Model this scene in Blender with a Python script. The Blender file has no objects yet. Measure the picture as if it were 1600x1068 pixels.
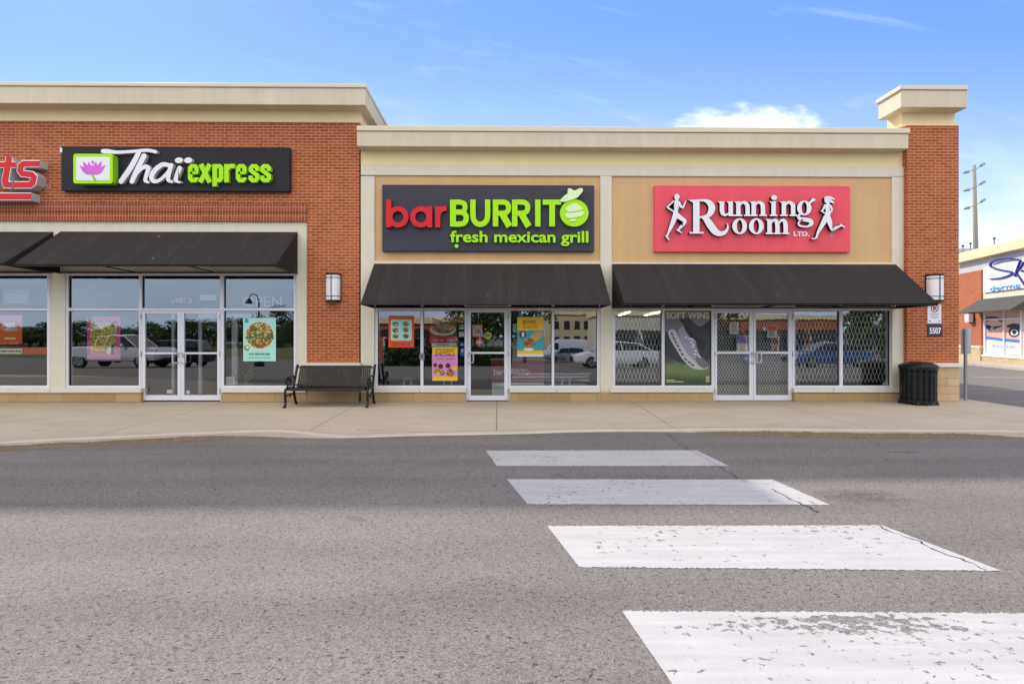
import bpy, bmesh, math, random
from mathutils import Vector, Matrix
random.seed(7)
R = math.radians
SC = bpy.context.scene
COL = SC.collection

# ---------------------------------------------------------------- camera
CAM = (0.0, -12.65, 1.64)
FPX, PU, PV = 820.0, 790.0, 520.0
YAW = math.atan(10/820)
cd = bpy.data.cameras.new('camera'); cam = bpy.data.objects.new('camera', cd); COL.objects.link(cam)
cd.sensor_width = 36; cd.lens = 36*FPX/1600; cd.shift_x = 10/1600; cd.shift_y = -14/1600
cd.clip_start = .05; cd.clip_end = 2000
cam.location = CAM; cam.rotation_euler = (R(90), 0, -YAW)
SC.camera = cam

# ---------------------------------------------------------------- light
SUN_DIR = Vector((-6.3, 7.1, 7.75)).normalized()
EL = math.asin(SUN_DIR.z); AZ = math.atan2(SUN_DIR.x, SUN_DIR.y)
sd = bpy.data.lights.new('sun', 'SUN'); so = bpy.data.objects.new('sun', sd); COL.objects.link(so)
sd.energy = 2.0; sd.angle = R(1.4); sd.color = (1, .93, .82)
so.rotation_euler = SUN_DIR.to_track_quat('Z', 'Y').to_euler(); so.location = (-20, 20, 30)
SC.view_settings.view_transform = 'Standard'; SC.view_settings.look = 'None'
SC.view_settings.gamma = 1; SC.view_settings.exposure = 1.22
SC.cycles.max_bounces = 8; SC.cycles.transparent_max_bounces = 12
SC.cycles.caustics_reflective = False; SC.cycles.caustics_refractive = False

class N:                                            # tiny node-graph writer
    def __init__(s, nt): s.nt = nt; nt.nodes.clear()
    def new(s, t, **k):
        n = s.nt.nodes.new(t)
        for a, b in k.items(): setattr(n, a, b)
        return n
    def link(s, a, b): s.nt.links.new(a, b)
    def put(s, sock, v):
        if hasattr(v, 'is_output'): s.link(v, sock)
        elif isinstance(v, (tuple, list)) and len(v) == 3 and sock.type == 'RGBA': sock.default_value = (*v, 1)
        else: sock.default_value = v
    def m(s, op, a, b=0., c=None, clamp=False):
        n = s.new('ShaderNodeMath', operation=op, use_clamp=clamp)
        s.put(n.inputs[0], a); s.put(n.inputs[1], b)
        if c is not None: s.put(n.inputs[2], c)
        return n.outputs[0]
    def mix(s, f, a, b, mode='MIX'):
        n = s.new('ShaderNodeMix', data_type='RGBA', blend_type=mode)
        s.put(n.inputs[0], f); s.put(n.inputs[6], a); s.put(n.inputs[7], b)
        return n.outputs[2]
    def noise(s, vec, scale, detail=3, rough=.55, dist=0.):
        n = s.new('ShaderNodeTexNoise'); s.link(vec, n.inputs['Vector'])
        n.inputs['Scale'].default_value = scale; n.inputs['Detail'].default_value = detail
        n.inputs['Roughness'].default_value = rough; n.inputs['Distortion'].default_value = dist
        return n.outputs[0]
    def ramp(s, x, a, b, lo=0., hi=1.):
        n = s.new('ShaderNodeMapRange', interpolation_type='SMOOTHSTEP')
        s.put(n.inputs[0], x)
        for i, v in enumerate((a, b, lo, hi)): n.inputs[i+1].default_value = v
        return n.outputs[0]
    def scale(s, vec, x, y, z, loc=(0, 0, 0)):
        n = s.new('ShaderNodeMapping'); s.link(vec, n.inputs[0]); n.inputs[3].default_value = (x, y, z); n.inputs[1].default_value = loc
        return n.outputs[0]
    def sep(s, vec):
        n = s.new('ShaderNodeSeparateXYZ'); s.link(vec, n.inputs[0]); return n.outputs
    def comb(s, x, y, z):
        n = s.new('ShaderNodeCombineXYZ')
        for i, v in enumerate((x, y, z)): s.put(n.inputs[i], v)
        return n.outputs[0]

W = bpy.data.worlds.new('World'); SC.world = W; W.use_nodes = True
g = N(W.node_tree)
sky = g.new('ShaderNodeTexSky', sky_type='NISHITA', sun_disc=False)
sky.sun_elevation = EL; sky.sun_rotation = AZ; sky.dust_density = .25; sky.air_density = 1.0; sky.ozone_density = 3.0
tc = g.new('ShaderNodeTexCoord'); dx, dy, dz = g.sep(tc.outputs['Generated'])
ady = g.m('MAXIMUM', g.m('ABSOLUTE', dy), .02)
X = g.m('DIVIDE', dx, ady); Z = g.m('DIVIDE', dz, ady)
front = g.ramp(dy, -.05, .05)
blue = g.mix(.55, sky.outputs[0], (2.3, 5.2, 12.6))
# one cumulus over the roofs, thin cirrus streaks, pale air low down
e = g.m('ADD', g.m('POWER', g.m('DIVIDE', g.m('SUBTRACT', X, .48), .195), 2.), g.m('POWER', g.m('DIVIDE', g.m('SUBTRACT', Z, .365), .075), 2.))
n1 = g.noise(g.comb(g.m('MULTIPLY', X, 1.), g.m('MULTIPLY', Z, 2.), 0.), 11, 6, .6)
cum = g.m('MULTIPLY', g.ramp(g.m('ADD', g.m('SUBTRACT', 1., e), g.m('MULTIPLY', g.m('SUBTRACT', n1, .5), 1.9)), .0, .9), front)
n2 = g.noise(g.comb(g.m('ADD', X, g.m('MULTIPLY', Z, -1.2)), g.m('ADD', g.m('MULTIPLY', Z, 5.), g.m('MULTIPLY', X, 1.1)), 3.), 2.2, 7, .6, .6)
cir = g.m('MULTIPLY', g.ramp(n2, .52, .88), .36)
low = g.m('MULTIPLY', g.ramp(Z, .62, .10), .72)
lowr = g.m('MULTIPLY', g.m('MULTIPLY', g.ramp(X, .62, .95), g.ramp(Z, .40, .12)), g.ramp(g.noise(g.comb(X, g.m('MULTIPLY', Z, 3.), 9.), 3, 5), .3, .6))
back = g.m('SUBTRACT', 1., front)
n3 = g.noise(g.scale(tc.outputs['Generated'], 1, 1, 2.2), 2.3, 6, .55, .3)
back_fill = g.m('MULTIPLY', g.ramp(n3, .34, .62, .35, 1.), back)  # bright cloud cover behind the camera, added as fill for the shaded facade
c = g.mix(cir, blue, (10.5, 12.0, 14.5))
c = g.mix(low, c, (7.6, 9.4, 12.8))
c = g.mix(lowr, c, (9.6, 10.9, 13.2))
c = g.mix(cum, c, (12.8, 13.2, 14.0))
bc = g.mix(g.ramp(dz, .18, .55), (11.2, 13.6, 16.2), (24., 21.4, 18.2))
c = g.mix(back_fill, c, bc)
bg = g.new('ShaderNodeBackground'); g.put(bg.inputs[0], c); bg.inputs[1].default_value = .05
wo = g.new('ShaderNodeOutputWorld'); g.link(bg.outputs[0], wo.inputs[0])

# ---------------------------------------------------------------- photo pixel -> place
FW = (math.sin(YAW), math.cos(YAW)); RT = (math.cos(YAW), -math.sin(YAW))
def ray(u, v):
    a = (u-PU)/FPX; return (FW[0]+a*RT[0], FW[1]+a*RT[1], (PV-v)/FPX)
def P(u, v, y):                                     # on the plane y = const
    d = ray(u, v); t = (y-CAM[1])/d[1]
    return (CAM[0]+t*d[0], CAM[2]+t*d[2])
def G(u, v, z):                                     # on the ground plane z = const
    d = ray(u, v); t = (z-CAM[2])/d[2]
    return (CAM[0]+t*d[0], CAM[1]+t*d[1])
def D(u, v, Zc):                                    # at y-distance Zc from the camera
    return P(u, v, CAM[1]+Zc)

# ---------------------------------------------------------------- materials
def S(r, g_, b):
    f = lambda c: (c/255/12.92) if c/255 <= .04045 else ((c/255+.055)/1.055)**2.4
    return (f(r), f(g_), f(b))
MATS = {}
def mat(name, col, rough=.6, var=.08, sc=6., bump=0., bsc=None, metal=0., spec=.3, streak=0.):
    if name in MATS: return MATS[name]
    m = bpy.data.materials.new(name); m.use_nodes = True; n = N(m.node_tree)
    t = n.new('ShaderNodeTexCoord').outputs['Object']
    a = n.noise(t, sc, 5, .6)
    k = n.m('ADD', 1-var, n.m('MULTIPLY', a, 2*var))
    if streak:
        s2 = n.noise(n.scale(t, 5, 5, .35), 1., 4, .6)
        k = n.m('MULTIPLY', k, n.m('ADD', 1-streak, n.m('MULTIPLY', s2, 2*streak)))
    cc = n.new('ShaderNodeVectorMath', operation='SCALE'); cc.inputs[0].default_value = col; n.put(cc.inputs['Scale'], k)
    p = n.new('ShaderNodeBsdfPrincipled'); n.link(cc.outputs[0], p.inputs['Base Color'])
    n.put(p.inputs['Roughness'], n.m('ADD', rough-.06, n.m('MULTIPLY', a, .12), clamp=True)); p.inputs['Metallic'].default_value = metal
    p.inputs['Specular IOR Level'].default_value = spec
    if bump:
        b = n.new('ShaderNodeBump'); b.inputs['Strength'].default_value = bump; b.inputs['Distance'].default_value = .01
        n.link(n.noise(t, bsc or sc*8, 4, .7), b.inputs['Height']); n.link(b.outputs[0], p.inputs['Normal'])
    o = n.new('ShaderNodeOutputMaterial'); n.link(p.outputs[0], o.inputs[0])
    MATS[name] = m; return m

def brick_mat(name, c1, c2, mortar, bw, rh, ms, bumpy=.5, soldier=False, rough=.85, bigvar=.12):
    m = bpy.data.materials.new(name); m.use_nodes = True; n = N(m.node_tree)
    x, y, z = n.sep(n.new('ShaderNodeTexCoord').outputs['Object'])
    h = n.m('ADD', x, y)
    v = n.comb(z, h, 0.) if soldier else n.comb(h, z, 0.)
    b = n.new('ShaderNodeTexBrick', offset=0. if soldier else .5); n.link(v, b.inputs['Vector'])
    b.inputs['Color1'].default_value = (*c1, 1); b.inputs['Color2'].default_value = (*c2, 1); b.inputs['Mortar'].default_value = (*mortar, 1)
    b.inputs['Scale'].default_value = 1; b.inputs['Brick Width'].default_value = bw; b.inputs['Row Height'].default_value = rh
    b.inputs['Mortar Size'].default_value = ms; b.inputs['Mortar Smooth'].default_value = .25; b.inputs['Bias'].default_value = 0
    t = n.comb(h, z, y)
    k = n.m('ADD', 1-bigvar, n.m('MULTIPLY', n.noise(t, .9, 5, .65), 2*bigvar))
    k = n.m('MULTIPLY', k, n.m('ADD', .88, n.m('MULTIPLY', n.noise(t, 30, 3), .24)))
    cc = n.new('ShaderNodeVectorMath', operation='SCALE'); n.link(b.outputs[0], cc.inputs[0]); n.put(cc.inputs['Scale'], k)
    p = n.new('ShaderNodeBsdfPrincipled'); n.link(cc.outputs[0], p.inputs['Base Color']); p.inputs['Roughness'].default_value = rough
    p.inputs['Specular IOR Level'].default_value = .25
    bp = n.new('ShaderNodeBump'); bp.inputs['Strength'].default_value = bumpy; bp.inputs['Distance'].default_value = .008
    hh = n.m('ADD', n.m('SUBTRACT', 1., b.outputs['Fac']), n.m('MULTIPLY', n.noise(t, 60, 3), .3))
    n.link(hh, bp.inputs['Height']); n.link(bp.outputs[0], p.inputs['Normal'])
    o = n.new('ShaderNodeOutputMaterial'); n.link(p.outputs[0], o.inputs[0]); return m

def glass_mat(name, tint, f0, wob=.012):
    m = bpy.data.materials.new(name); m.use_nodes = True; n = N(m.node_tree)
    t = n.new('ShaderNodeTexCoord').outputs['Object']
    bp = n.new('ShaderNodeBump'); bp.inputs['Strength'].default_value = wob; bp.inputs['Distance'].default_value = .05
    n.link(n.noise(t, 1.6, 2, .5), bp.inputs['Height'])
    tr = n.new('ShaderNodeBsdfTransparent'); tr.inputs[0].default_value = (*tint, 1)
    gl = n.new('ShaderNodeBsdfGlossy'); gl.inputs['Roughness'].default_value = .0; gl.inputs['Color'].default_value = (.95, .97, 1, 1); n.link(bp.outputs[0], gl.inputs['Normal'])
    lw = n.new('ShaderNodeLayerWeight'); lw.inputs[0].default_value = .25
    f = n.m('ADD', f0, n.m('MULTIPLY', lw.outputs['Fresnel'], .55), clamp=True)
    mx = n.new('ShaderNodeMixShader'); n.link(f, mx.inputs[0]); n.link(tr.outputs[0], mx.inputs[1]); n.link(gl.outputs[0], mx.inputs[2])
    o = n.new('ShaderNodeOutputMaterial'); n.link(mx.outputs[0], o.inputs[0]); return m

def canvas():
    m = bpy.data.materials.new('awning_canvas'); m.use_nodes = True; n = N(m.node_tree)
    t = n.new('ShaderNodeTexCoord').outputs['Object']; x, y, z = n.sep(t)
    dust = n.ramp(n.noise(n.scale(t, 3.2, .35, .35), 1.6, 6, .7, .3), .42, .78); mott = n.noise(t, 1.3, 5, .6)
    bird = n.ramp(n.noise(n.scale(t, 1., .6, .6), 5.5, 1, .3), .785, .81)
    seam = n.ramp(n.m('ABSOLUTE', n.m('SUBTRACT', n.m('PINGPONG', n.m('ADD', x, 100.), .72), .36)), .012, .004)
    c = n.mix(n.m('MULTIPLY', dust, .42), (.025, .0225, .0225), (.054, .048, .046)); c = n.mix(n.m('MULTIPLY', mott, .25), c, (.044, .039, .038))
    c = n.mix(n.m('MULTIPLY', seam, .35), c, (.010, .009, .009)); c = n.mix(n.m('MULTIPLY', bird, .7), c, (.35, .34, .32))
    p = n.new('ShaderNodeBsdfPrincipled'); n.link(c, p.inputs['Base Color']); p.inputs['Roughness'].default_value = .8; p.inputs['Specular IOR Level'].default_value = .15
    b = n.new('ShaderNodeBump'); b.inputs['Strength'].default_value = .5; b.inputs['Distance'].default_value = .03
    n.link(n.m('ADD', n.m('ADD', n.noise(n.scale(t, 1.5, .5, .5), 2.2, 3), n.m('MULTIPLY', seam, .25)), n.m('MULTIPLY', n.noise(t, 260, 2), .03)), b.inputs['Height']); n.link(b.outputs[0], p.inputs['Normal'])
    o = n.new('ShaderNodeOutputMaterial'); n.link(p.outputs[0], o.inputs[0]); return m
def food_mat(name, cols, sc):                        # printed picture of food: a jumble of coloured cells
    m = bpy.data.materials.new(name); m.use_nodes = True; n = N(m.node_tree)
    t = n.new('ShaderNodeTexCoord').outputs['Object']
    v = n.new('ShaderNodeTexVoronoi'); n.link(t, v.inputs['Vector']); v.inputs['Scale'].default_value = sc
    cr = n.new('ShaderNodeValToRGB'); cr.color_ramp.interpolation = 'CONSTANT'
    s = n.new('ShaderNodeSeparateColor'); n.link(v.outputs['Color'], s.inputs[0]); n.link(s.outputs[0], cr.inputs[0])
    for i, cl in enumerate(cols):
        el = cr.color_ramp.elements[i] if i < 2 else cr.color_ramp.elements.new(i/len(cols))
        el.position = i/len(cols); el.color = (*cl, 1)
    k = n.mix(n.ramp(n.noise(t, sc*1.6, 4), .35, .7), cr.outputs[0], (.05, .03, .01)); k = n.mix(.55, cr.outputs[0], k)
    p = n.new('ShaderNodeBsdfPrincipled'); n.link(k, p.inputs['Base Color']); p.inputs['Roughness'].default_value = .4
    o = n.new('ShaderNodeOutputMaterial'); n.link(p.outputs[0], o.inputs[0]); return m

def asphalt_group(n, t):
    x, y, z = n.sep(t)
    vo = n.new('ShaderNodeTexVoronoi'); n.link(t, vo.inputs['Vector']); vo.inputs['Scale'].default_value = 115
    sp = n.new('ShaderNodeSeparateColor'); n.link(vo.outputs['Color'], sp.inputs[0])
    fine = n.noise(t, 55, 3, .75); mid = n.noise(t, 9, 4, .65); big = n.noise(n.scale(t, .35, .8, 1), 1., 5, .6)
    k = n.m('ADD', .52, n.m('MULTIPLY', sp.outputs[0], .52))
    k = n.m('MULTIPLY', k, n.m('ADD', .70, n.m('MULTIPLY', fine, .6)))
    k = n.m('MULTIPLY', k, n.m('ADD', .86, n.m('MULTIPLY', mid, .28)))
    k = n.m('MULTIPLY', k, n.m('ADD', .74, n.m('MULTIPLY', big, .52)))
    lane = n.m('MULTIPLY', n.ramp(n.m('ABSOLUTE', n.m('SUBTRACT', n.m('PINGPONG', n.m('ADD', y, n.m('MULTIPLY', big, .5)), .95), .45)), .34, .05), .10)
    k = n.m('MULTIPLY', k, n.m('SUBTRACT', 1.03, lane))
    drip = n.ramp(n.noise(t, 1.9, 3, .5), .70, .78)
    k = n.m('MULTIPLY', k, n.m('SUBTRACT', 1., n.m('MULTIPLY', drip, .22)))
    pit = n.ramp(n.noise(n.scale(t, 1., 1.7, 1), 24, 3, .6), .585, .66)
    k = n.m('MULTIPLY', k, n.m('SUBTRACT', 1., n.m('MULTIPLY', pit, .62)))
    # one oil-dark patch beside the second stripe and tyre scuffs near the kerb
    ox, oy = G(1345, 775, -.12)
    e = n.m('ADD', n.m('POWER', n.m('DIVIDE', n.m('SUBTRACT', x, ox), .62), 2.), n.m('POWER', n.m('DIVIDE', n.m('SUBTRACT', y, oy), .36), 2.))
    st = n.m('MULTIPLY', n.ramp(n.m('ADD', e, n.m('MULTIPLY', mid, 1.6)), 1.7, .5), .42)
    k = n.m('MULTIPLY', k, n.m('SUBTRACT', 1., st))
    kx, ky = G(1330, 706, -.12)
    sc_ = n.m('MULTIPLY', n.ramp(n.m('ABSOLUTE', n.m('SUBTRACT', y, ky)), .10, .02), n.ramp(n.noise(n.scale(t, 1.2, 6, 1), 1., 3), .56, .66))
    k = n.m('MULTIPLY', k, n.m('SUBTRACT', 1., n.m('MULTIPLY', sc_, .45)))
    cc = n.new('ShaderNodeVectorMath', operation='SCALE'); cc.inputs[0].default_value = (.243, .221, .207); n.put(cc.inputs['Scale'], k)
    return cc.outputs[0], n.m('ADD', n.m('MULTIPLY', fine, .6), n.m('MULTIPLY', sp.outputs[0], .7))

def asphalt():
    m = bpy.data.materials.new('asphalt'); m.use_nodes = True; n = N(m.node_tree)
    t = n.new('ShaderNodeTexCoord').outputs['Object']
    c, h = asphalt_group(n, t)
    p = n.new('ShaderNodeBsdfPrincipled'); n.link(c, p.inputs['Base Color']); p.inputs['Roughness'].default_value = .88; p.inputs['Specular IOR Level'].default_value = .2
    b = n.new('ShaderNodeBump'); b.inputs['Strength'].default_value = .75; b.inputs['Distance'].default_value = .006
    n.link(h, b.inputs['Height']); n.link(b.outputs[0], p.inputs['Normal'])
    o = n.new('ShaderNodeOutputMaterial'); n.link(p.outputs[0], o.inputs[0]); return m
def road_paint(name, col, wear, patch=None):
    m = bpy.data.materials.new(name); m.use_nodes = True; n = N(m.node_tree)
    t = n.new('ShaderNodeTexCoord').outputs['Object']; x, y, z = n.sep(t)
    c, h = asphalt_group(n, t)
    a = n.noise(n.scale(t, 1., 1.5, 1), 15, 4, .6, .4); w = n.noise(t, 1.1, 3)
    thr = n.m('ADD', a, n.m('MULTIPLY', n.m('SUBTRACT', w, .5), .36))
    if patch:
        e = n.m('ADD', n.m('POWER', n.m('DIVIDE', n.m('SUBTRACT', x, patch[0]), patch[2]), 2.), n.m('POWER', n.m('DIVIDE', n.m('SUBTRACT', y, patch[1]), patch[3]), 2.))
        thr = n.m('ADD', thr, n.m('MULTIPLY', n.ramp(e, 1.6, .2), .155))
    chip = n.ramp(thr, wear, wear+.03)
    k = n.m('ADD', .72, n.m('MULTIPLY', n.noise(n.scale(t, .5, 7, 1), 2., 5, .65), .46))
    k = n.m('MULTIPLY', k, n.m('ADD', .86, n.m('MULTIPLY', n.noise(t, 2.4, 5, .7), .26)))
    k = n.m('MULTIPLY', k, n.m('ADD', .90, n.m('MULTIPLY', n.noise(t, 60, 3, .7), .2)))
    pc = n.new('ShaderNodeVectorMath', operation='SCALE'); pc.inputs[0].default_value = col; n.put(pc.inputs['Scale'], k)
    p = n.new('ShaderNodeBsdfPrincipled'); n.link(n.mix(chip, pc.outputs[0], c), p.inputs['Base Color']); p.inputs['Roughness'].default_value = .7
    b = n.new('ShaderNodeBump'); b.inputs['Strength'].default_value = .45; b.inputs['Distance'].default_value = .005
    n.link(n.m('ADD', n.m('MULTIPLY', h, .6), n.m('SUBTRACT', 1., chip)), b.inputs['Height']); n.link(b.outputs[0], p.inputs['Normal'])
    o = n.new('ShaderNodeOutputMaterial'); n.link(p.outputs[0], o.inputs[0]); return m
def concrete():
    m = bpy.data.materials.new('concrete'); m.use_nodes = True; n = N(m.node_tree)
    t = n.new('ShaderNodeTexCoord').outputs['Object']; x, y, z = n.sep(t)
    k = n.m('ADD', .80, n.m('MULTIPLY', n.noise(n.scale(t, .5, 1., 1), 1.3, 6, .62), .40))
    k = n.m('MULTIPLY', k, n.m('ADD', .93, n.m('MULTIPLY', n.noise(t, 45, 3, .7), .14)))
    dirt = n.m('MULTIPLY', n.ramp(n.noise(n.scale(t, .6, 2.2, 1), 1.4, 5, .6, .5), .55, .75), .22)
    k = n.m('MULTIPLY', k, n.m('SUBTRACT', 1., dirt))
    spots = n.ramp(n.noise(t, 5.5, 2, .4), .755, .79)
    k = n.m('MULTIPLY', k, n.m('SUBTRACT', 1., n.m('MULTIPLY', spots, .5)))
    wig = n.m('MULTIPLY', n.m('SUBTRACT', n.noise(t, 2.5, 2), .5), .02)
    fx = n.m('ABSOLUTE', n.m('SUBTRACT', n.m('PINGPONG', n.m('ADD', n.m('ADD', x, wig), 200.05), 1.6), 1.6))
    jl = n.ramp(fx, .014, .006)
    k = n.m('MULTIPLY', k, n.m('SUBTRACT', 1., n.m('MULTIPLY', jl, .5)))
    cc = n.new('ShaderNodeVectorMath', operation='SCALE'); cc.inputs[0].default_value = (.455, .392, .312); n.put(cc.inputs['Scale'], k)
    p = n.new('ShaderNodeBsdfPrincipled'); n.link(cc.outputs[0], p.inputs['Base Color']); p.inputs['Roughness'].default_value = .85; p.inputs['Specular IOR Level'].default_value = .25
    b = n.new('ShaderNodeBump'); b.inputs['Strength'].default_value = .4; b.inputs['Distance'].default_value = .01
    n.link(n.m('SUBTRACT', n.m('MULTIPLY', n.noise(t, 70, 3, .7), .4), jl), b.inputs['Height']); n.link(b.outputs[0], p.inputs['Normal'])
    o = n.new('ShaderNodeOutputMaterial'); n.link(p.outputs[0], o.inputs[0]); return m

BRICK = brick_mat('red_brick', (.42, .113, .040), (.295, .072, .027), (.64, .335, .18), .2045, .0690, .0066)
SOLDIER = brick_mat('soldier_brick', (.36, .085, .040), (.27, .056, .027), (.52, .27, .17), .21, .0690, .007, soldier=True)
STONE = brick_mat('base_stone', (.44, .305, .165), (.36, .245, .125), (.30, .21, .12), .62, .34, .006, .6, rough=.9, bigvar=.25)
ASHLAR = brick_mat('pillar_stone', (.56, .42, .26), (.50, .36, .21), (.40, .29, .18), .40, .185, .006, .7, rough=.9, bigvar=.25)
CREAM = mat('cream_stucco', (.70, .635, .515), .85, .07, 2.2, .4, 120, spec=.2, streak=.08)
YELLOW = mat('yellow_stucco', (.88, .71, .39), .85, .05, 3, .35, 160, spec=.2, streak=.03)
TAN = mat('tan_stucco', (.63, .41, .205), .85, .09, 1.6, .5, 110, spec=.2, streak=.08)
CORNICE = mat('cornice_stucco', (.63, .55, .42), .85, .10, 1.5, .3, 160, spec=.2, streak=.15)
CAPMETAL = mat('cap_flashing', (.68, .60, .455), .5, .05, 3)
SILLM = mat('precast_sill', (.72, .67, .57), .8, .09, 5, .3, 120, streak=.05)
ALU = mat('white_aluminium', (.73, .72, .77), .35, .03, 4, spec=.5)
ALUD = mat('handle_aluminium', (.62, .62, .66), .28, .03, 4, metal=.6)
GASKET = mat('black_gasket', (.02, .02, .022), .6)
GLASS = glass_mat('window_glass', (.88, .92, .91), .20)
AWN = canvas()
BLACK = mat('black_paint', (.012, .012, .013), .32, .1, 10, .12, 90)
BLACKM = mat('black_matt', (.02, .02, .021), .7)
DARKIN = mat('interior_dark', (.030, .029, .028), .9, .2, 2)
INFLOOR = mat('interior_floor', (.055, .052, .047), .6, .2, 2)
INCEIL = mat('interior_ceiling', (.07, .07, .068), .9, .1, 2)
PANELBLK = mat('sign_panel_black', (.026, .025, .030), .38, .15, 1.2, spec=.12)
PANELCHAR = mat('sign_panel_charcoal', (.058, .056, .072), .38, .12, 1.2, streak=.1, spec=.12)
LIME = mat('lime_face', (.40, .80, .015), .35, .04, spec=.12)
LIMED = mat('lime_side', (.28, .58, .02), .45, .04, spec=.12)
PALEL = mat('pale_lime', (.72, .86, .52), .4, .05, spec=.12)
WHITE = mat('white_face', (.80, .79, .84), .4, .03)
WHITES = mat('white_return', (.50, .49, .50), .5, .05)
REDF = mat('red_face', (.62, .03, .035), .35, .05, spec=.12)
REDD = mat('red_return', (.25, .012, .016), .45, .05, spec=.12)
PINKP = mat('coral_panel', (.80, .098, .135), .45, .14, 1.4, streak=.10, spec=.12)
LETSIDE = mat('letter_return_black', (.012, .011, .013), .5)
PINK = mat('lotus_pink', (.66, .16, .62), .4, .05, spec=.12)
PAPER = mat('white_paper', (.75, .74, .70), .7, .03)
INK = mat('dark_ink', (.03, .03, .035), .6)
GREYM = mat('grey_metal', (.30, .30, .31), .45, .08, 6, metal=.5)
ZINC = mat('zinc_plate', (.42, .42, .44), .42, .12, 5, metal=.5)
LAMPW = mat('lamp_acrylic', (.80, .77, .80), .35, .04)

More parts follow.
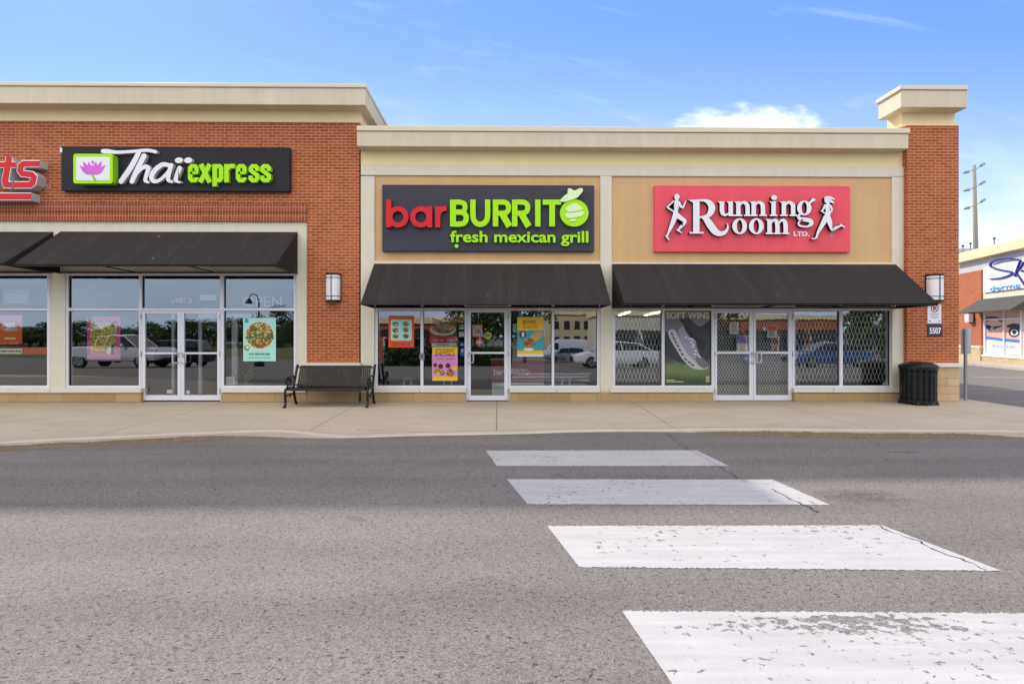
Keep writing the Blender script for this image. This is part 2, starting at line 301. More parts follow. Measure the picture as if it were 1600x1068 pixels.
# ---------------------------------------------------------------- mesh building
ORG = {}
def catmull(pts, n=6, closed=False):
    out = []; L = len(pts)
    rng = range(L) if closed else range(L-1)
    for i in rng:
        p = [pts[(i+k) % L] if closed else pts[min(max(i+k, 0), L-1)] for k in (-1, 0, 1, 2)]
        for s in range(n):
            t = s/n
            out.append(tuple(.5*(2*b+(c_-a)*t+(2*a-5*b+4*c_-d)*t*t+(3*b-a-3*c_+d)*t**3) for a, b, c_, d in zip(*p)))
    if not closed: out.append(tuple(float(q) for q in pts[-1]))
    return out
class MB:
    def __init__(s): s.v = []; s.f = []; s.mi = []; s.ms = []; s.k = 0
    def mid(s, m):
        if m not in s.ms: s.ms.append(m)
        return s.ms.index(m)
    def add(s, vs, fs, m):
        o = len(s.v); s.v += [tuple(map(float, q)) for q in vs]; i = s.mid(m)
        for f in fs: s.f.append(tuple(o+j for j in f)); s.mi.append(i)
        return s
    def box(s, x0, x1, y0, y1, z0, z1, m):
        if x0 > x1: x0, x1 = x1, x0
        if y0 > y1: y0, y1 = y1, y0
        if z0 > z1: z0, z1 = z1, z0
        return s.add([(x, y, z) for x in (x0, x1) for y in (y0, y1) for z in (z0, z1)],
                     [(0, 1, 3, 2), (4, 6, 7, 5), (0, 4, 5, 1), (2, 3, 7, 6), (0, 2, 6, 4), (1, 5, 7, 3)], m)
    def pbox(s, u0, u1, v0, v1, yf, yb, m):          # box whose front face fills a photo rectangle on the plane y = yf
        um, vm = (u0+u1)/2, (v0+v1)/2
        return s.box(P(u0, vm, yf)[0], P(u1, vm, yf)[0], yf, yb, P(um, v1, yf)[1], P(um, v0, yf)[1], m)
    def quad(s, a, b, c, d, m): return s.add([a, b, c, d], [(0, 1, 2, 3)], m)
    def prism(s, poly, yf, yb, m, side=None):        # (x, z) outline given depth along y
        n = len(poly); me = bmesh.new()
        vs = [me.verts.new((p[0], 0, p[1])) for p in poly]
        try: fc = me.faces.new(vs)
        except ValueError: me.free(); return s
        me.verts.index_update()
        tri = bmesh.ops.triangulate(me, faces=[fc])['faces']
        tris = [tuple(v.index for v in f.verts) for f in tri]; me.free()
        s.add([(p[0], yf, p[1]) for p in poly], tris, m)
        s.add([(p[0], y, p[1]) for y in (yf, yb) for p in poly], [(i, (i+1) % n, n+(i+1) % n, n+i) for i in range(n)], side or m)
        return s.add([(p[0], yb, p[1]) for p in poly], tris, side or m)
    def ribbon(s, pts, w, yf, yb, m, side=None, fn=None, smooth=True, round_=False, n=6):
        # a stroke: centre line with width(s), given depth; fn turns drawing units into (x, z)
        p = [(q[0], q[1], q[2] if len(q) > 2 else w) for q in pts]
        if smooth and len(p) > 2: p = catmull(p, n)
        s.k += 1; o = (s.k % 23)*.0005; yf = yf-o
        L, Rr = [], []
        for i, (x, y, ww) in enumerate(p):
            a = p[max(i-1, 0)]; b = p[min(i+1, len(p)-1)]
            if not smooth and 0 < i < len(p)-1:
                d1 = Vector((x-a[0], y-a[1])).normalized(); d2 = Vector((b[0]-x, b[1]-y)).normalized()
                n1 = Vector((-d1.y, d1.x)); n2 = Vector((-d2.y, d2.x)); mm = (n1+n2).normalized()
                k = min(1/max(mm.dot(n1), .3), 1.6); nx, ny = mm.x*k, mm.y*k
            else:
                dx_, dy_ = b[0]-a[0], b[1]-a[1]; l = math.hypot(dx_, dy_) or 1; nx, ny = -dy_/l, dx_/l
            L.append((x+nx*ww/2, y+ny*ww/2)); Rr.append((x-nx*ww/2, y-ny*ww/2))
        fn = fn or (lambda q: q)
        if round_:
            for (e, nb) in ((0, 1), (-1, -2)):
                x, y, ww = p[e]; a0 = math.atan2(y-p[nb][1], x-p[nb][0])
                cap = [(x+ww/2*math.cos(a0+t), y+ww/2*math.sin(a0+t)) for t in [math.pi/2-k*math.pi/8 for k in range(9)]]
                if e == 0: c0 = cap
                else: c1 = cap
            # start cap runs left->right around, end cap likewise
            poly = L + c1[1:-1] + Rr[::-1] + c0[1:-1] if math.hypot(c1[0][0]-L[-1][0], c1[0][1]-L[-1][1]) < math.hypot(c1[-1][0]-L[-1][0], c1[-1][1]-L[-1][1]) else L + c1[::-1][1:-1] + Rr[::-1] + c0[::-1][1:-1]
            return s.prism([fn(q) for q in poly], yf, yb, m, side)
        A = [fn(q) for q in L]; B = [fn(q) for q in Rr]; k = len(A)
        s.add([(q[0], yf, q[1]) for q in A+B], [(i, i+1, k+i+1, k+i) for i in range(k-1)], m)
        ring = A+B[::-1]; r = len(ring)
        s.add([(q[0], y, q[1]) for y in (yf, yb) for q in ring], [(i, (i+1) % r, r+(i+1) % r, r+i) for i in range(r)], side or m)
        return s.add([(q[0], yb, q[1]) for q in A+B], [(i, i+1, k+i+1, k+i) for i in range(k-1)], side or m)
    def ring(s, cx, cy, rx, ry, ix, iy, yf, yb, m, side=None, fn=None, seg=40, a0=0., a1=360.):
        s.k += 1; yf = yf-(s.k % 23)*.0005
        fn = fn or (lambda q: q); full = abs(a1-a0) >= 360
        k = seg if full else seg+1
        an = [R(a0+(a1-a0)*i/seg) for i in range(k)]
        A = [fn((cx+rx*math.cos(t), cy+ry*math.sin(t))) for t in an]; B = [fn((cx+ix*math.cos(t), cy+iy*math.sin(t))) for t in an]
        e = k if full else k-1
        F = [(i, (i+1) % k, k+(i+1) % k, k+i) for i in range(e)]
        s.add([(q[0], yf, q[1]) for q in A+B], F, m)
        for C in (A, B): s.add([(q[0], y, q[1]) for y in (yf, yb) for q in C], F, side or m)
        return s.add([(q[0], yb, q[1]) for q in A+B], F, side or m)
    def disc(s, cx, cy, rx, ry, yf, yb, m, side=None, fn=None, seg=28, rot=0.):
        s.k += 1; yf = yf-(s.k % 23)*.0005
        fn = fn or (lambda q: q); c, sn = math.cos(rot), math.sin(rot)
        po = []
        for i in range(seg):
            t = math.tau*i/seg; a, b = rx*math.cos(t), ry*math.sin(t); po.append(fn((cx+a*c-b*sn, cy+a*sn+b*c)))
        return s.prism(po, yf, yb, m, side)
    def rects(s, lst, yf, yb, m, side=None, fn=None):
        fn = fn or (lambda q: q)
        for x0, y0, x1, y1 in lst:
            s.k += 1; s.prism([fn(q) for q in ((x0, y0), (x1, y0), (x1, y1), (x0, y1))], yf-(s.k % 23)*.0005, yb, m, side)
        return s
    def tube(s, pts, r, m, seg=8, cap=True):
        pts = [Vector(p) for p in pts]; rr = r if isinstance(r, (list, tuple)) else [r]*len(pts)
        vs = []; up = None
        for i, p in enumerate(pts):
            d = (pts[min(i+1, len(pts)-1)]-pts[max(i-1, 0)]).normalized()
            if up is None: up = d.orthogonal().normalized()
            up = (up-d*up.dot(d)).normalized(); w_ = d.cross(up)
            for k in range(seg):
                t = math.tau*k/seg; vs.append(p+rr[i]*(up*math.cos(t)+w_*math.sin(t)))
        fs = [(i*seg+k, i*seg+(k+1) % seg, (i+1)*seg+(k+1) % seg, (i+1)*seg+k) for i in range(len(pts)-1) for k in range(seg)]
        if cap: fs += [tuple(range(seg)), tuple(range((len(pts)-1)*seg, len(pts)*seg))]
        return s.add(vs, fs, m)
    def lathe(s, prof, cx, cy, m, seg=32):
        vs = [(cx+r*math.cos(math.tau*k/seg), cy+r*math.sin(math.tau*k/seg), z) for r, z in prof for k in range(seg)]
        return s.add(vs, [(i*seg+k, i*seg+(k+1) % seg, (i+1)*seg+(k+1) % seg, (i+1)*seg+k) for i in range(len(prof)-1) for k in range(seg)], m)
    def text(s, body, x0, x1, z0, z1, yf, yb, m, side=None, bold=0., keep=False, shear=0., spacing=1.):
        cu = bpy.data.curves.new('lettering', 'FONT'); cu.body = body; cu.size = 1; cu.offset = bold; cu.resolution_u = 3
        cu.shear = shear; cu.space_character = spacing; cu.align_x = 'LEFT'
        cu.extrude = .05
        ob = bpy.data.objects.new('lettering', cu); COL.objects.link(ob)
        me = bpy.data.meshes.new_from_object(ob.evaluated_get(bpy.context.evaluated_depsgraph_get()))
        vs = [v.co.copy() for v in me.vertices]; fs = [tuple(p.vertices) for p in me.polygons]; nz = [p.normal.z for p in me.polygons]
        bpy.data.objects.remove(ob); bpy.data.curves.remove(cu); bpy.data.meshes.remove(me)
        if not vs: return s
        a0, a1 = min(v.x for v in vs), max(v.x for v in vs); b0, b1 = min(v.y for v in vs), max(v.y for v in vs)
        kx = (x1-x0)/(a1-a0); kz = (z1-z0)/(b1-b0)
        if keep: kx = kz = min(abs(kx), abs(kz))
        V = [(x0+(v.x-a0)*kx, yf if v.z > 0 else yb, z0+(v.y-b0)*kz) for v in vs]
        fr = [f for f, q in zip(fs, nz) if q > .5]; ot = [f for f, q in zip(fs, nz) if q <= .5]
        s.add(V, fr, m); return s.add(V, ot, side or m)
    def ptext(s, body, u0, u1, v0, v1, yf, yb, m, **k):
        um, vm = (u0+u1)/2, (v0+v1)/2
        return s.text(body, P(u0, vm, yf)[0], P(u1, vm, yf)[0], P(um, v1, yf)[1], P(um, v0, yf)[1], yf, yb, m, **k)
    def build(s, name, parent=None, at=None, smooth=False, bevel=0., local=False, seg=1, fix=True):
        me = bpy.data.meshes.new(name)
        o = bpy.data.objects.new(name, me); COL.objects.link(o)
        if parent is not None: o.parent = parent; org = ORG[parent.name]
        else: org = Vector(at or (0, 0, 0)); o.location = org
        ORG[o.name] = org
        vs = s.v if local else [tuple(Vector(v)-org) for v in s.v]
        me.from_pydata(vs, [], s.f)
        for m in s.ms: me.materials.append(m)
        me.polygons.foreach_set('material_index', s.mi)
        if fix:
            b = bmesh.new(); b.from_mesh(me); bmesh.ops.remove_doubles(b, verts=b.verts, dist=1e-5) if smooth else None
            bmesh.ops.recalc_face_normals(b, faces=b.faces); b.to_mesh(me); b.free()
        if smooth: me.polygons.foreach_set('use_smooth', [True]*len(me.polygons))
        if bevel:
            mo = o.modifiers.new('edge', 'BEVEL'); mo.width = bevel; mo.segments = seg; mo.limit_method = 'ANGLE'; mo.angle_limit = R(40)
        me.update(); return o
def tag(o, label=None, cat=None, group=None, kind=None):
    for k, v in (('label', label), ('category', cat), ('group', group), ('kind', kind)):
        if v: o[k] = v
    return o
def thing(name, label, cat, loc, rz=0., group=None):
    o = bpy.data.objects.new(name, None); COL.objects.link(o); o.location = loc; o.rotation_euler = (0, 0, rz); o.empty_display_size = .2
    ORG[o.name] = Vector(loc); return tag(o, label, cat, group)
def dup(root, loc, rz, label):
    def cp(o, par):
        c_ = o.copy(); COL.objects.link(c_)
        if par: c_.parent = par
        for ch in [q for q in bpy.data.objects if q.parent == o]: cp(ch, c_)
        return c_
    r = cp(root, None); r.location = loc; r.rotation_euler = (0, 0, rz); r['label'] = label; return r
# ---------------------------------------------------------------- the ground
ASPH = asphalt(); CONC = concrete()
KERBM = mat('kerb_concrete', (.47, .41, .34), .85, .16, 2.5, .5, 60, spec=.2)
def gz(y): return -.12-.045*max(0., min(-y, 50)-12.7)
mb = MB(); xs = [-400, -120, -60, -30, -15, 0, 15, 30, 60, 120, 400]
ys = [-420, -150, -80, -50, -30, -20, -12.7, -8, 0, 14, 40, 100, 250, 600]
mb.add([(x, y, gz(y)) for y in ys for x in xs], [(j*11+i, j*11+i+1, (j+1)*11+i+1, (j+1)*11+i) for j in range(len(ys)-1) for i in range(10)], ASPH)
road = tag(mb.build('asphalt_road', smooth=True), kind='structure')

kp = [(0, 703), (150, 695), (300, 687.5), (420, 683.5), (540, 684), (640, 681), (800, 678), (900, 675), (1000, 674), (1100, 675.5), (1200, 680), (1300, 682), (1450, 683), (1600, 684)]
edge = [G(u, v, -.12) for u, v in kp]
x0_, y0_ = edge[0]; edge = [(-40, y0_-6.5), (-18, y0_-3.4), (-12, y0_-1.7)] + edge
edge = [q for q in catmull(edge, 6)]
xl, yl = edge[-1]
edge += [(9.2, yl-.02), (9.7, yl+.03)] + [(9.7+1.9*math.sin(t), yl+1.93-1.9*math.cos(t)) for t in [i*math.pi/18 for i in range(1, 10)]] + [(11.6, y) for y in (0, 3, 7, 14, 22)]
xa, xb = G(432, 683, -.12)[0], G(545, 684, -.12)[0]; xc, xd = G(1010, 674, -.12)[0], G(1240, 681, -.12)[0]
def sst(a, b, x): t = min(max((x-a)/(b-a), 0), 1); return t*t*(3-2*t)
def ktop(x, y): return -.095*sst(xa, xb, x)*(1-sst(xc, xd, x))
nrm = []
for i, (x, y) in enumerate(edge):
    a, b = edge[max(i-1, 0)], edge[min(i+1, len(edge)-1)]; d = Vector((b[0]-a[0], b[1]-a[1])).normalized(); nrm.append((-d.y, d.x))
inn = [(x+n[0]*.16, y+n[1]*.16) for (x, y), n in zip(edge, nrm)]
spine = [(x if x < 9.2 else 9.2, max(.4, y)) for x, y in edge]
mb = MB(); rows = (0, .4, .7, .88, 1.)
vs = []
for (x, y), (sx, sy), (ex, ey) in zip(inn, spine, edge):
    kt = ktop(ex, ey)
    for r in rows: vs.append((sx+(x-sx)*r, sy+(y-sy)*r, kt*.85*max(0, (r-.4)/.6)))
k = len(rows)
mb.add(vs, [(i*k+j, i*k+j+1, (i+1)*k+j+1, (i+1)*k+j) for i in range(len(edge)-1) for j in range(k-1)], CONC)
tag(mb.build('sidewalk', smooth=True), kind='structure')
mb = MB(); vs = []
for (x, y), (ex, ey), n in zip(inn, edge, nrm):
    kt = ktop(ex, ey); w = random.uniform(-.006, .006)
    vs += [(x, y, kt*.85-.004), (x-n[0]*.008, y-n[1]*.008, kt*.85-.012), (x-n[0]*.016, y-n[1]*.016, kt*.9+.001), (ex+n[0]*.03, ey+n[1]*.03, kt), (ex+n[0]*w, ey+n[1]*w, kt-.02), (ex-n[0]*.01, ey-n[1]*.01, -.15)]
mb.add(vs, [(i*6+j, i*6+j+1, (i+1)*6+j+1, (i+1)*6+j) for i in range(len(edge)-1) for j in range(5)], KERBM)
tag(mb.build('kerb', smooth=False), kind='structure')
# dirt washed along the foot of the kerb
DIRT = mat('gutter_dirt', (.17, .125, .085), .95, .45, 14, .6, 40)
mb = MB(); rr = random.Random(3)
def dirt_strip(xf, xt, h0):
    vs = []; k = 0; x = xf; rw = .5
    while x < xt:
        i = max(j for j in range(len(edge)-1) if edge[j][0] <= x); a, b = edge[i], edge[i+1]; t = (x-a[0])/(b[0]-a[0]); y = a[1]+(b[1]-a[1])*t
        fade = min(1, (x-xf)/1.2, (xt-x)/1.2)
        rw += .16*(rr.random()-rw)+.10*(rr.random()-.5); o = (.015+.10*min(1, max(0, rw))+.012*rr.random())*fade; hh = h0*fade*(.45+.45*min(1, max(0, rw))+.1*rr.random())
        vs += [(x, y-.014, -.116+hh), (x, y-.022-o*.25, -.116+hh*.3), (x, y-.024-o, -.117)]; k += 1; x += .03
    mb.add(vs, [(i*3+j, i*3+j+1, (i+1)*3+j+1, (i+1)*3+j) for i in range(k-1) for j in range(2)], DIRT)
dirt_strip(-11, xa+.2, .085); dirt_strip(xc+.8, 9.0, .10)
tag(mb.build('gutter_dirt'), kind='stuff')

# ---------------------------------------------------------------- painted markings
sx, sy = G(1290, 975, -.116)
PAINT = road_paint('road_paint', (.46, .445, .448), .635)
PAINTW = road_paint('road_paint_worn', (.455, .44, .443), .635, (sx, sy, .85, .10))
for cs, m in (([(759, 703.5), (1088, 703), (1140, 727.5), (776, 727.5)], PAINT), ([(792, 748), (1207, 748.5), (1297, 788), (824, 787)], PAINT),
              ([(855, 821), (1378, 820), (1566, 891), (905, 885)], PAINT), ([(972, 953.5), (1735, 958), (2160, 1118), (1083, 1115)], PAINTW)):
    q = [G(u, v, -.116) for u, v in cs]; mb = MB(); n = 220; vs = []
    for i in range(n+1):
        t = i/n; j1, j2 = rr.gauss(0, .006), rr.gauss(0, .006)
        vs += [(q[3][0]+(q[2][0]-q[3][0])*t, q[3][1]+(q[2][1]-q[3][1])*t+j1, -.116), (q[0][0]+(q[1][0]-q[0][0])*t, q[0][1]+(q[1][1]-q[0][1])*t+j2, -.116)]
    mb.add(vs, [(2*i, 2*i+2, 2*i+3, 2*i+1) for i in range(n)], m); tag(mb.build('crosswalk_marking'), kind='structure')
YPAINT = road_paint('yellow_line_paint', (.72, .50, .20), .66)
for a, b in (((1518, 588), (1640, 592)), ((1515, 606), (1640, 611.5))):
    p, q = G(*a, -.116), G(*b, -.116); d = Vector((q[0]-p[0], q[1]-p[1], 0)).normalized(); n = Vector((-d.y, d.x, 0))*.05
    p, q = Vector((*p, -.116)), Vector((*q, -.116)); tag(MB().quad(p-n, q-n, q+n, p+n, YPAINT).build('parking_line'), kind='structure')
CRACK = mat('crack_dark', (.03, .028, .027), .9, .3, 30)  # near-black colour of the thin crack lines
def crack(px, w):
    p = [G(u, v, -.1135) for u, v in px]; p = catmull(p, 5); vs = []
    for i, (x, y) in enumerate(p):
        x += rr.uniform(-.02, .02); ww = w*rr.uniform(.3, 1.3); vs += [(x-ww, y, -.1135), (x+ww, y, -.1135)]
    tag(MB().add(vs, [(2*i, 2*i+2, 2*i+3, 2*i+1) for i in range(len(p)-1)], CRACK).build('road_crack'), kind='structure')
crack([(1040, 676), (1058, 690), (1080, 704), (1108, 718), (1135, 735), (1163, 750), (1200, 757)], .005)
crack([(1207, 763), (1225, 774), (1246, 784), (1262, 790), (1277, 800)], .010)
crack([(1372, 820), (1400, 832), (1432, 843), (1456, 857), (1500, 872), (1540, 889)], .007)

# ---------------------------------------------------------------- the two store blocks
def zz(u, v, y): return P(u, v, y)[1]
def xx(u, y, v=520): return P(u, v, y)[0]
def strips(m, lst, yf, yb, mb=None, ur=None):
    mb = mb or MB()
    for u0, u1, v0, v1 in lst:
        um = ur if ur is not None else (u0+u1)/2
        mb.box(xx(u0, yf), xx(u1, yf), yf, yb, zz(um, v1, yf), zz(um, v0, yf), m)
    return mb
def window(par, o, gl, y=0., depth=.055):            # o = outer frame rectangle, gl = glass rectangle, in photo pixels
    (U0, U1, V0, V1), (u0, u1, v0, v1) = o, gl; mb = MB()
    X0, X1, x0, x1 = [xx(u, y-depth) for u in (U0, U1, u0, u1)]; um = (u0+u1)/2
    Z1, Z0, z1, z0 = [zz(um, v, y-depth) for v in (V0, V1, v0, v1)]
    for b in ((X0, x0, Z0, Z1), (x1, X1, Z0, Z1), (x0, x1, Z0, z0), (x0, x1, z1, Z1)): mb.box(b[0], b[1], y-depth, y+.05, b[2], b[3], ALU)
    gk = .008
    for b in ((x0, x0+gk, z0, z1), (x1-gk, x1, z0, z1), (x0+gk, x1-gk, z0, z0+gk), (x0+gk, x1-gk, z1-gk, z1)): mb.box(b[0], b[1], y-.02, y+.02, b[2], b[3], GASKET)
    w = mb.build('window', par)
    MB().quad((x0, y, z0), (x1, y, z0), (x1, y, z1), (x0, y, z1), GLASS).build('pane', w); return w
def door(par, o, leaves, v_top, v_bot, v_mid, handles, y=-.02):
    U0, U1, V0, V1 = o; mb = MB(); f = -.06
    e0, e1 = leaves[0][0], leaves[-1][1]; um = (U0+U1)/2
    for a, b, c, d in ((U0, e0-.5, V0, V1), (e1+.5, U1, V0, V1), (e0-.5, e1+.5, V0, leaves[0][4]-.5)): mb.box(xx(a, f), xx(b, f), f, .05, max(0.002, zz(um, d, f)), zz(um, c, f), ALU)
    mb.build('door_frame', par)
    for i, (a, b, g0, g1, vt, vb) in enumerate(leaves):
        f = -.045; um = (a+b)/2; mb = MB()
        XA, XB, XG, XH = [xx(q, f) for q in (a, b, g0, g1)]; ZT, ZB, GT, GB, ZM = [zz(um, q, f) for q in (vt, vb, v_top, v_bot, v_mid)]; ZB = max(ZB, .012)
        for q in ((XA, XG, ZB, ZT), (XH, XB, ZB, ZT), (XG, XH, ZB, GB), (XG, XH, GT, ZT)): mb.box(q[0], q[1], f, .005, q[2], q[3], ALU)
        mb.box(XG, XH, f-.004, -.012, ZM-.022, ZM+.022, ALU)
        d = mb.build('door', par)
        MB().quad((XG, -.015, GB), (XH, -.015, GB), (XH, -.015, GT), (XG, -.015, GT), GLASS).build('pane', d)
        hs, out = handles[i]; hx = XA+.045 if hs == 'L' else XB-.045; o_ = out
        z1, z0 = zz(um, 551, f), zz(um, 566, f)
        MB().tube([(hx, f, z1), (hx, f-.06, z1), (hx+o_*.06, f-.065, z1), (hx+o_*.10, f-.07, z1), (hx+o_*.105, f-.07, z1-.04), (hx+o_*.105, f-.07, z0+.04), (hx+o_*.10, f-.07, z0), (hx+o_*.06, f-.065, z0), (hx, f-.06, z0), (hx, f, z0)], .013, ALUD).box(hx-.02, hx+.02, f-.008, f, z1-.11, z1-.03, ALUD).build('handle', d, smooth=True)
        hg = XB+.004 if hs == 'L' else XA-.004
        for v in (495, 553, 611):
            zc = zz(um, v, f); MB().tube([(hg, f-.012, zc-.06), (hg, f-.012, zc+.06)], .012, GREYM).build('hinge', d)

# --- the cream stucco block with the brick corner pillar
XL = xx(561, -.12)                                   # where the brick block ends and the stucco block begins
RB = thing('store_building', 'low cream stucco store block with tan sign panels and a brick corner pillar', 'building', (xx(980, 0), 0, 0))
RTOP = zz(990, 198, -.39)
mb = strips(CREAM, [(563.5, 1415, 259, 275), (563.5, 585, 275, 627), (938, 956, 275, 627), (1394, 1415, 275, 627), (585, 938, 408, 449.5), (956, 1394, 410, 449.5)], -.10, .14)
mb.build('wall', RB, bevel=.006)
xr = xx(1498, -.2)
MB().box(XL+.01, XL+.25, .15, 14, 0, RTOP-.3, CREAM).box(xr-.3, xr-.02, .5, 14, 0, RTOP-.3, BRICK).box(XL+.25, xr-.3, 13.7, 14, 0, RTOP-.3, CREAM).build('outer_wall', RB)
MB().box(XL+.26, xr-.31, .15, 13.69, RTOP-.75, RTOP-.5, GREYM).build('roof', RB)
mb = strips(YELLOW, [(563.5, 1415, 224, 259)], -.065, .14); mb.build('frieze', RB)
for q in ((585, 938, 275, 408), (956, 1394, 275.5, 410)): strips(TAN, [q], -.06, .13).build('sign_panel_wall', RB)
cz0, cz1 = zz(990, 230.5, -.36), zz(990, 207, -.36)
mb = MB(); cx0, cx1 = XL+.012, xx(1420, -.36)
mb.box(cx0, cx1, -.36, .3, cz0, cz1, CORNICE); co = mb.build('cornice', RB, bevel=.012)
MB().box(cx0, cx1+.02, -.39, .33, cz1+.002, RTOP, CAPMETAL).build('cap_flashing', co, bevel=.012)
for q in ((563.5, 727.5), (796.5, 1114.5), (1241, 1415)): strips(STONE, [(*q, 613, 630)], -.15, .14).build('stone_base', RB, bevel=.012)
for q in ((581, 655), (655.4, 727.5), (796.5, 870), (870.4, 938), (953.5, 1060), (1060.4, 1114.5), (1241, 1302), (1302.5, 1416)): strips(SILLM, [(*q, 606.8, 613)], -.19, .06).build('sill', RB, bevel=.008)
for o, gl in (((585, 659.3, 481.5, 606.5), (590, 657, 485, 602)), ((659.3, 727.5, 481.5, 606.5), (661.5, 726, 485, 602)), ((796.5, 864, 481.5, 606.5), (798, 862, 485, 602)),
              ((864, 938, 481.5, 606.5), (866, 933, 485, 602)), ((956, 1036, 481.5, 606.5), (961, 1034, 485, 602)), ((1036, 1114.5, 481.5, 606.5), (1038.5, 1112, 485, 602)),
              ((1241, 1314.5, 481.5, 606.5), (1241.8, 1312, 486, 602)), ((1314.5, 1394, 481.5, 606.5), (1317, 1391, 485, 602))): window(RB, o, gl)
for u0, u1 in ((585, 659.3), (659.3, 727.5), (727.5, 796.5), (796.5, 864), (864, 938), (956, 1036), (1036, 1114.5), (1114.5, 1241), (1241, 1314.5), (1314.5, 1394)):
    window(RB, (u0, u1, 450, 481.4 if not (u0, u1) in ((727.5, 796.5), (1114.5, 1241)) else 479.8), (u0+2, u1-2, 453, 479 if not (u0, u1) in ((727.5, 796.5), (1114.5, 1241)) else 477.5))
door(RB, (727.5, 796.5, 480, 627), [(730, 794, 735.5, 788, 483.5, 625)], 488, 617.5, 551, [('L', 1)])
door(RB, (1114.5, 1241, 480, 627), [(1117, 1177, 1120.5, 1171, 483.5, 625), (1177.6, 1238, 1181, 1232, 483.5, 625)], 489, 617, 551, [('R', 1), ('L', 1)])
# the pillar
pz1 = zz(1457, 196.5, -.2); pz0 = zz(1457, 567, -.2); px0 = xx(1417, -.2)
pl = MB().box(px0, xr, -.2, .45, pz0+.001, pz1, BRICK).build('pillar', RB)
MB().box(px0-.03, xr+.0, -.23, .45, 0, zz(1457, 573.5, -.23), ASHLAR).build('stone_base', pl, bevel=.012)
MB().box(px0-.08, xr+.05, -.28, .46, zz(1457, 573.5, -.23)+.001, pz0, SILLM).build('sill', pl, bevel=.01)
nz = zz(1457, 168.5, -.12)
MB().box(xx(1409, -.12), xx(1492, -.12), -.12, .35, pz1+.03, nz, YELLOW).box(px0-.02, xr+.0, -.21, .43, pz1+.001, pz1+.029, YELLOW).build('neck', pl)
MB().box(xx(1408.5, -.42), xx(1512, -.42), -.42, .34, zz(1460, 168, -.42), zz(1460, 141, -.42), CORNICE).build('cap', pl, bevel=.012)
MB().box(xx(1406.8, -.45), xx(1513.8, -.45), -.45, .37, zz(1460, 141, -.42)+.002, zz(1460, 133, -.45), CAPMETAL).build('cap_flashing', pl, bevel=.012)
# rooms behind the glass
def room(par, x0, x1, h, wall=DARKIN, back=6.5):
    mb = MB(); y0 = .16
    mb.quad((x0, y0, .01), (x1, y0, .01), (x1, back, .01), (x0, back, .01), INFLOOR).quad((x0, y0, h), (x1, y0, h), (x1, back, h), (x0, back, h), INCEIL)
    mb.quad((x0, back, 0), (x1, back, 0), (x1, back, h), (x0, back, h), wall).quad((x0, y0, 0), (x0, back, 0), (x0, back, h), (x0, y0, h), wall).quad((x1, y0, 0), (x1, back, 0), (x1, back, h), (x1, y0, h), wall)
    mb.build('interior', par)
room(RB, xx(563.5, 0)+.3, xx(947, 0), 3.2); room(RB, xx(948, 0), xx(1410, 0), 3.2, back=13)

# --- the taller red brick block
LB = thing('store_building', 'taller red brick store block with a deep cream cornice and two storefronts', 'building', (xx(280, 0), 0, 0))
UL = -1300; REF = 300; x00 = xx(UL, -.12)
def lz(v, y): return zz(REF, v, y)
mb = MB()
mb.box(x00, XL, -.12, .2, lz(317.5, -.12), lz(190, -.12), BRICK).box(xx(480, -.12), XL, -.12, .2, zz(520, 567, -.12), lz(317.5, -.12), BRICK)
mb.build('wall', LB)
MB().box(XL-.28, XL, .21, 14, 0, lz(190, -.12), BRICK).box(x00, x00+.3, .21, 14, 0, lz(190, -.12), BRICK).box(x00+.3, XL-.28, 13.7, 14, 0, lz(190, -.12), BRICK).build('outer_wall', LB)
MB().box(x00+.31, XL-.29, .21, 13.69, lz(205, 0), lz(192, 0), GREYM).build('roof', LB)
MB().box(x00, xx(479.5, -.14), -.14, .2, lz(331, -.14), lz(317.5, -.14)-.002, SOLDIER).box(x00, xx(479.5, -.13), -.13, .2, lz(345.5, -.14), lz(331.6, -.14), SOLDIER).build('soldier_course', LB)
mb = MB().box(x00, xx(479.8, -.08), -.08, .15, lz(426, -.08), lz(346, -.08), CREAM)
for a, b in ((78, 102), (462.5, 479.8), (-240, -222)): mb.box(xx(a, -.08), xx(b, -.08), -.08, .15, 0, lz(426, -.08), CREAM)
mb.box(x00, xx(-240, -.08), -.08, .15, 0, lz(426, -.08), CREAM).build('surround', LB, bevel=.006)
yn = -.16; MB().box(x00, xx(562.5, yn), yn, 14.05, lz(190, yn)+.001, lz(162, yn), YELLOW).build('frieze', LB)
cx = xx(571, -.50); c0, c1 = lz(163, -.50), lz(136.3, -.50)
co = MB().box(x00-.4, cx, -.50, 14.5, c0, c1, CORNICE).build('cornice', LB, bevel=.012)
MB().box(x00-.45, cx+.02, -.53, 14.53, c1+.002, lz(129, -.53), CAPMETAL).build('cap_flashing', co, bevel=.012)
for a, b in ((-222, 219.5), (345.5, 480)): MB().box(xx(a, -.15), xx(b, -.15), -.15, .14, 0, zz(340, 613, -.15), STONE).build('stone_base', LB, bevel=.012)
MB().box(xx(480, -.2)+.002, XL+.0, -.2, .14, 0, zz(520, 573.5, -.2), STONE).build('stone_base', LB, bevel=.012)
for a, b in ((-222, -60), (-59.6, 77), (77.4, 219.5), (345.5, 478)): MB().box(xx(a, -.19), xx(b, -.19), -.19, .06, zz(340, 613, -.15)+.001, zz(340, 606.5, -.19), SILLM).build('sill', LB, bevel=.008)
MB().box(xx(476.5, -.25), xx(563, -.25), -.25, .13, zz(520, 573.5, -.2)+.001, zz(520, 567, -.25), SILLM).build('sill', LB, bevel=.008)
T0, T1, T2, T3 = 430.5, 481, 485.2, 605.5
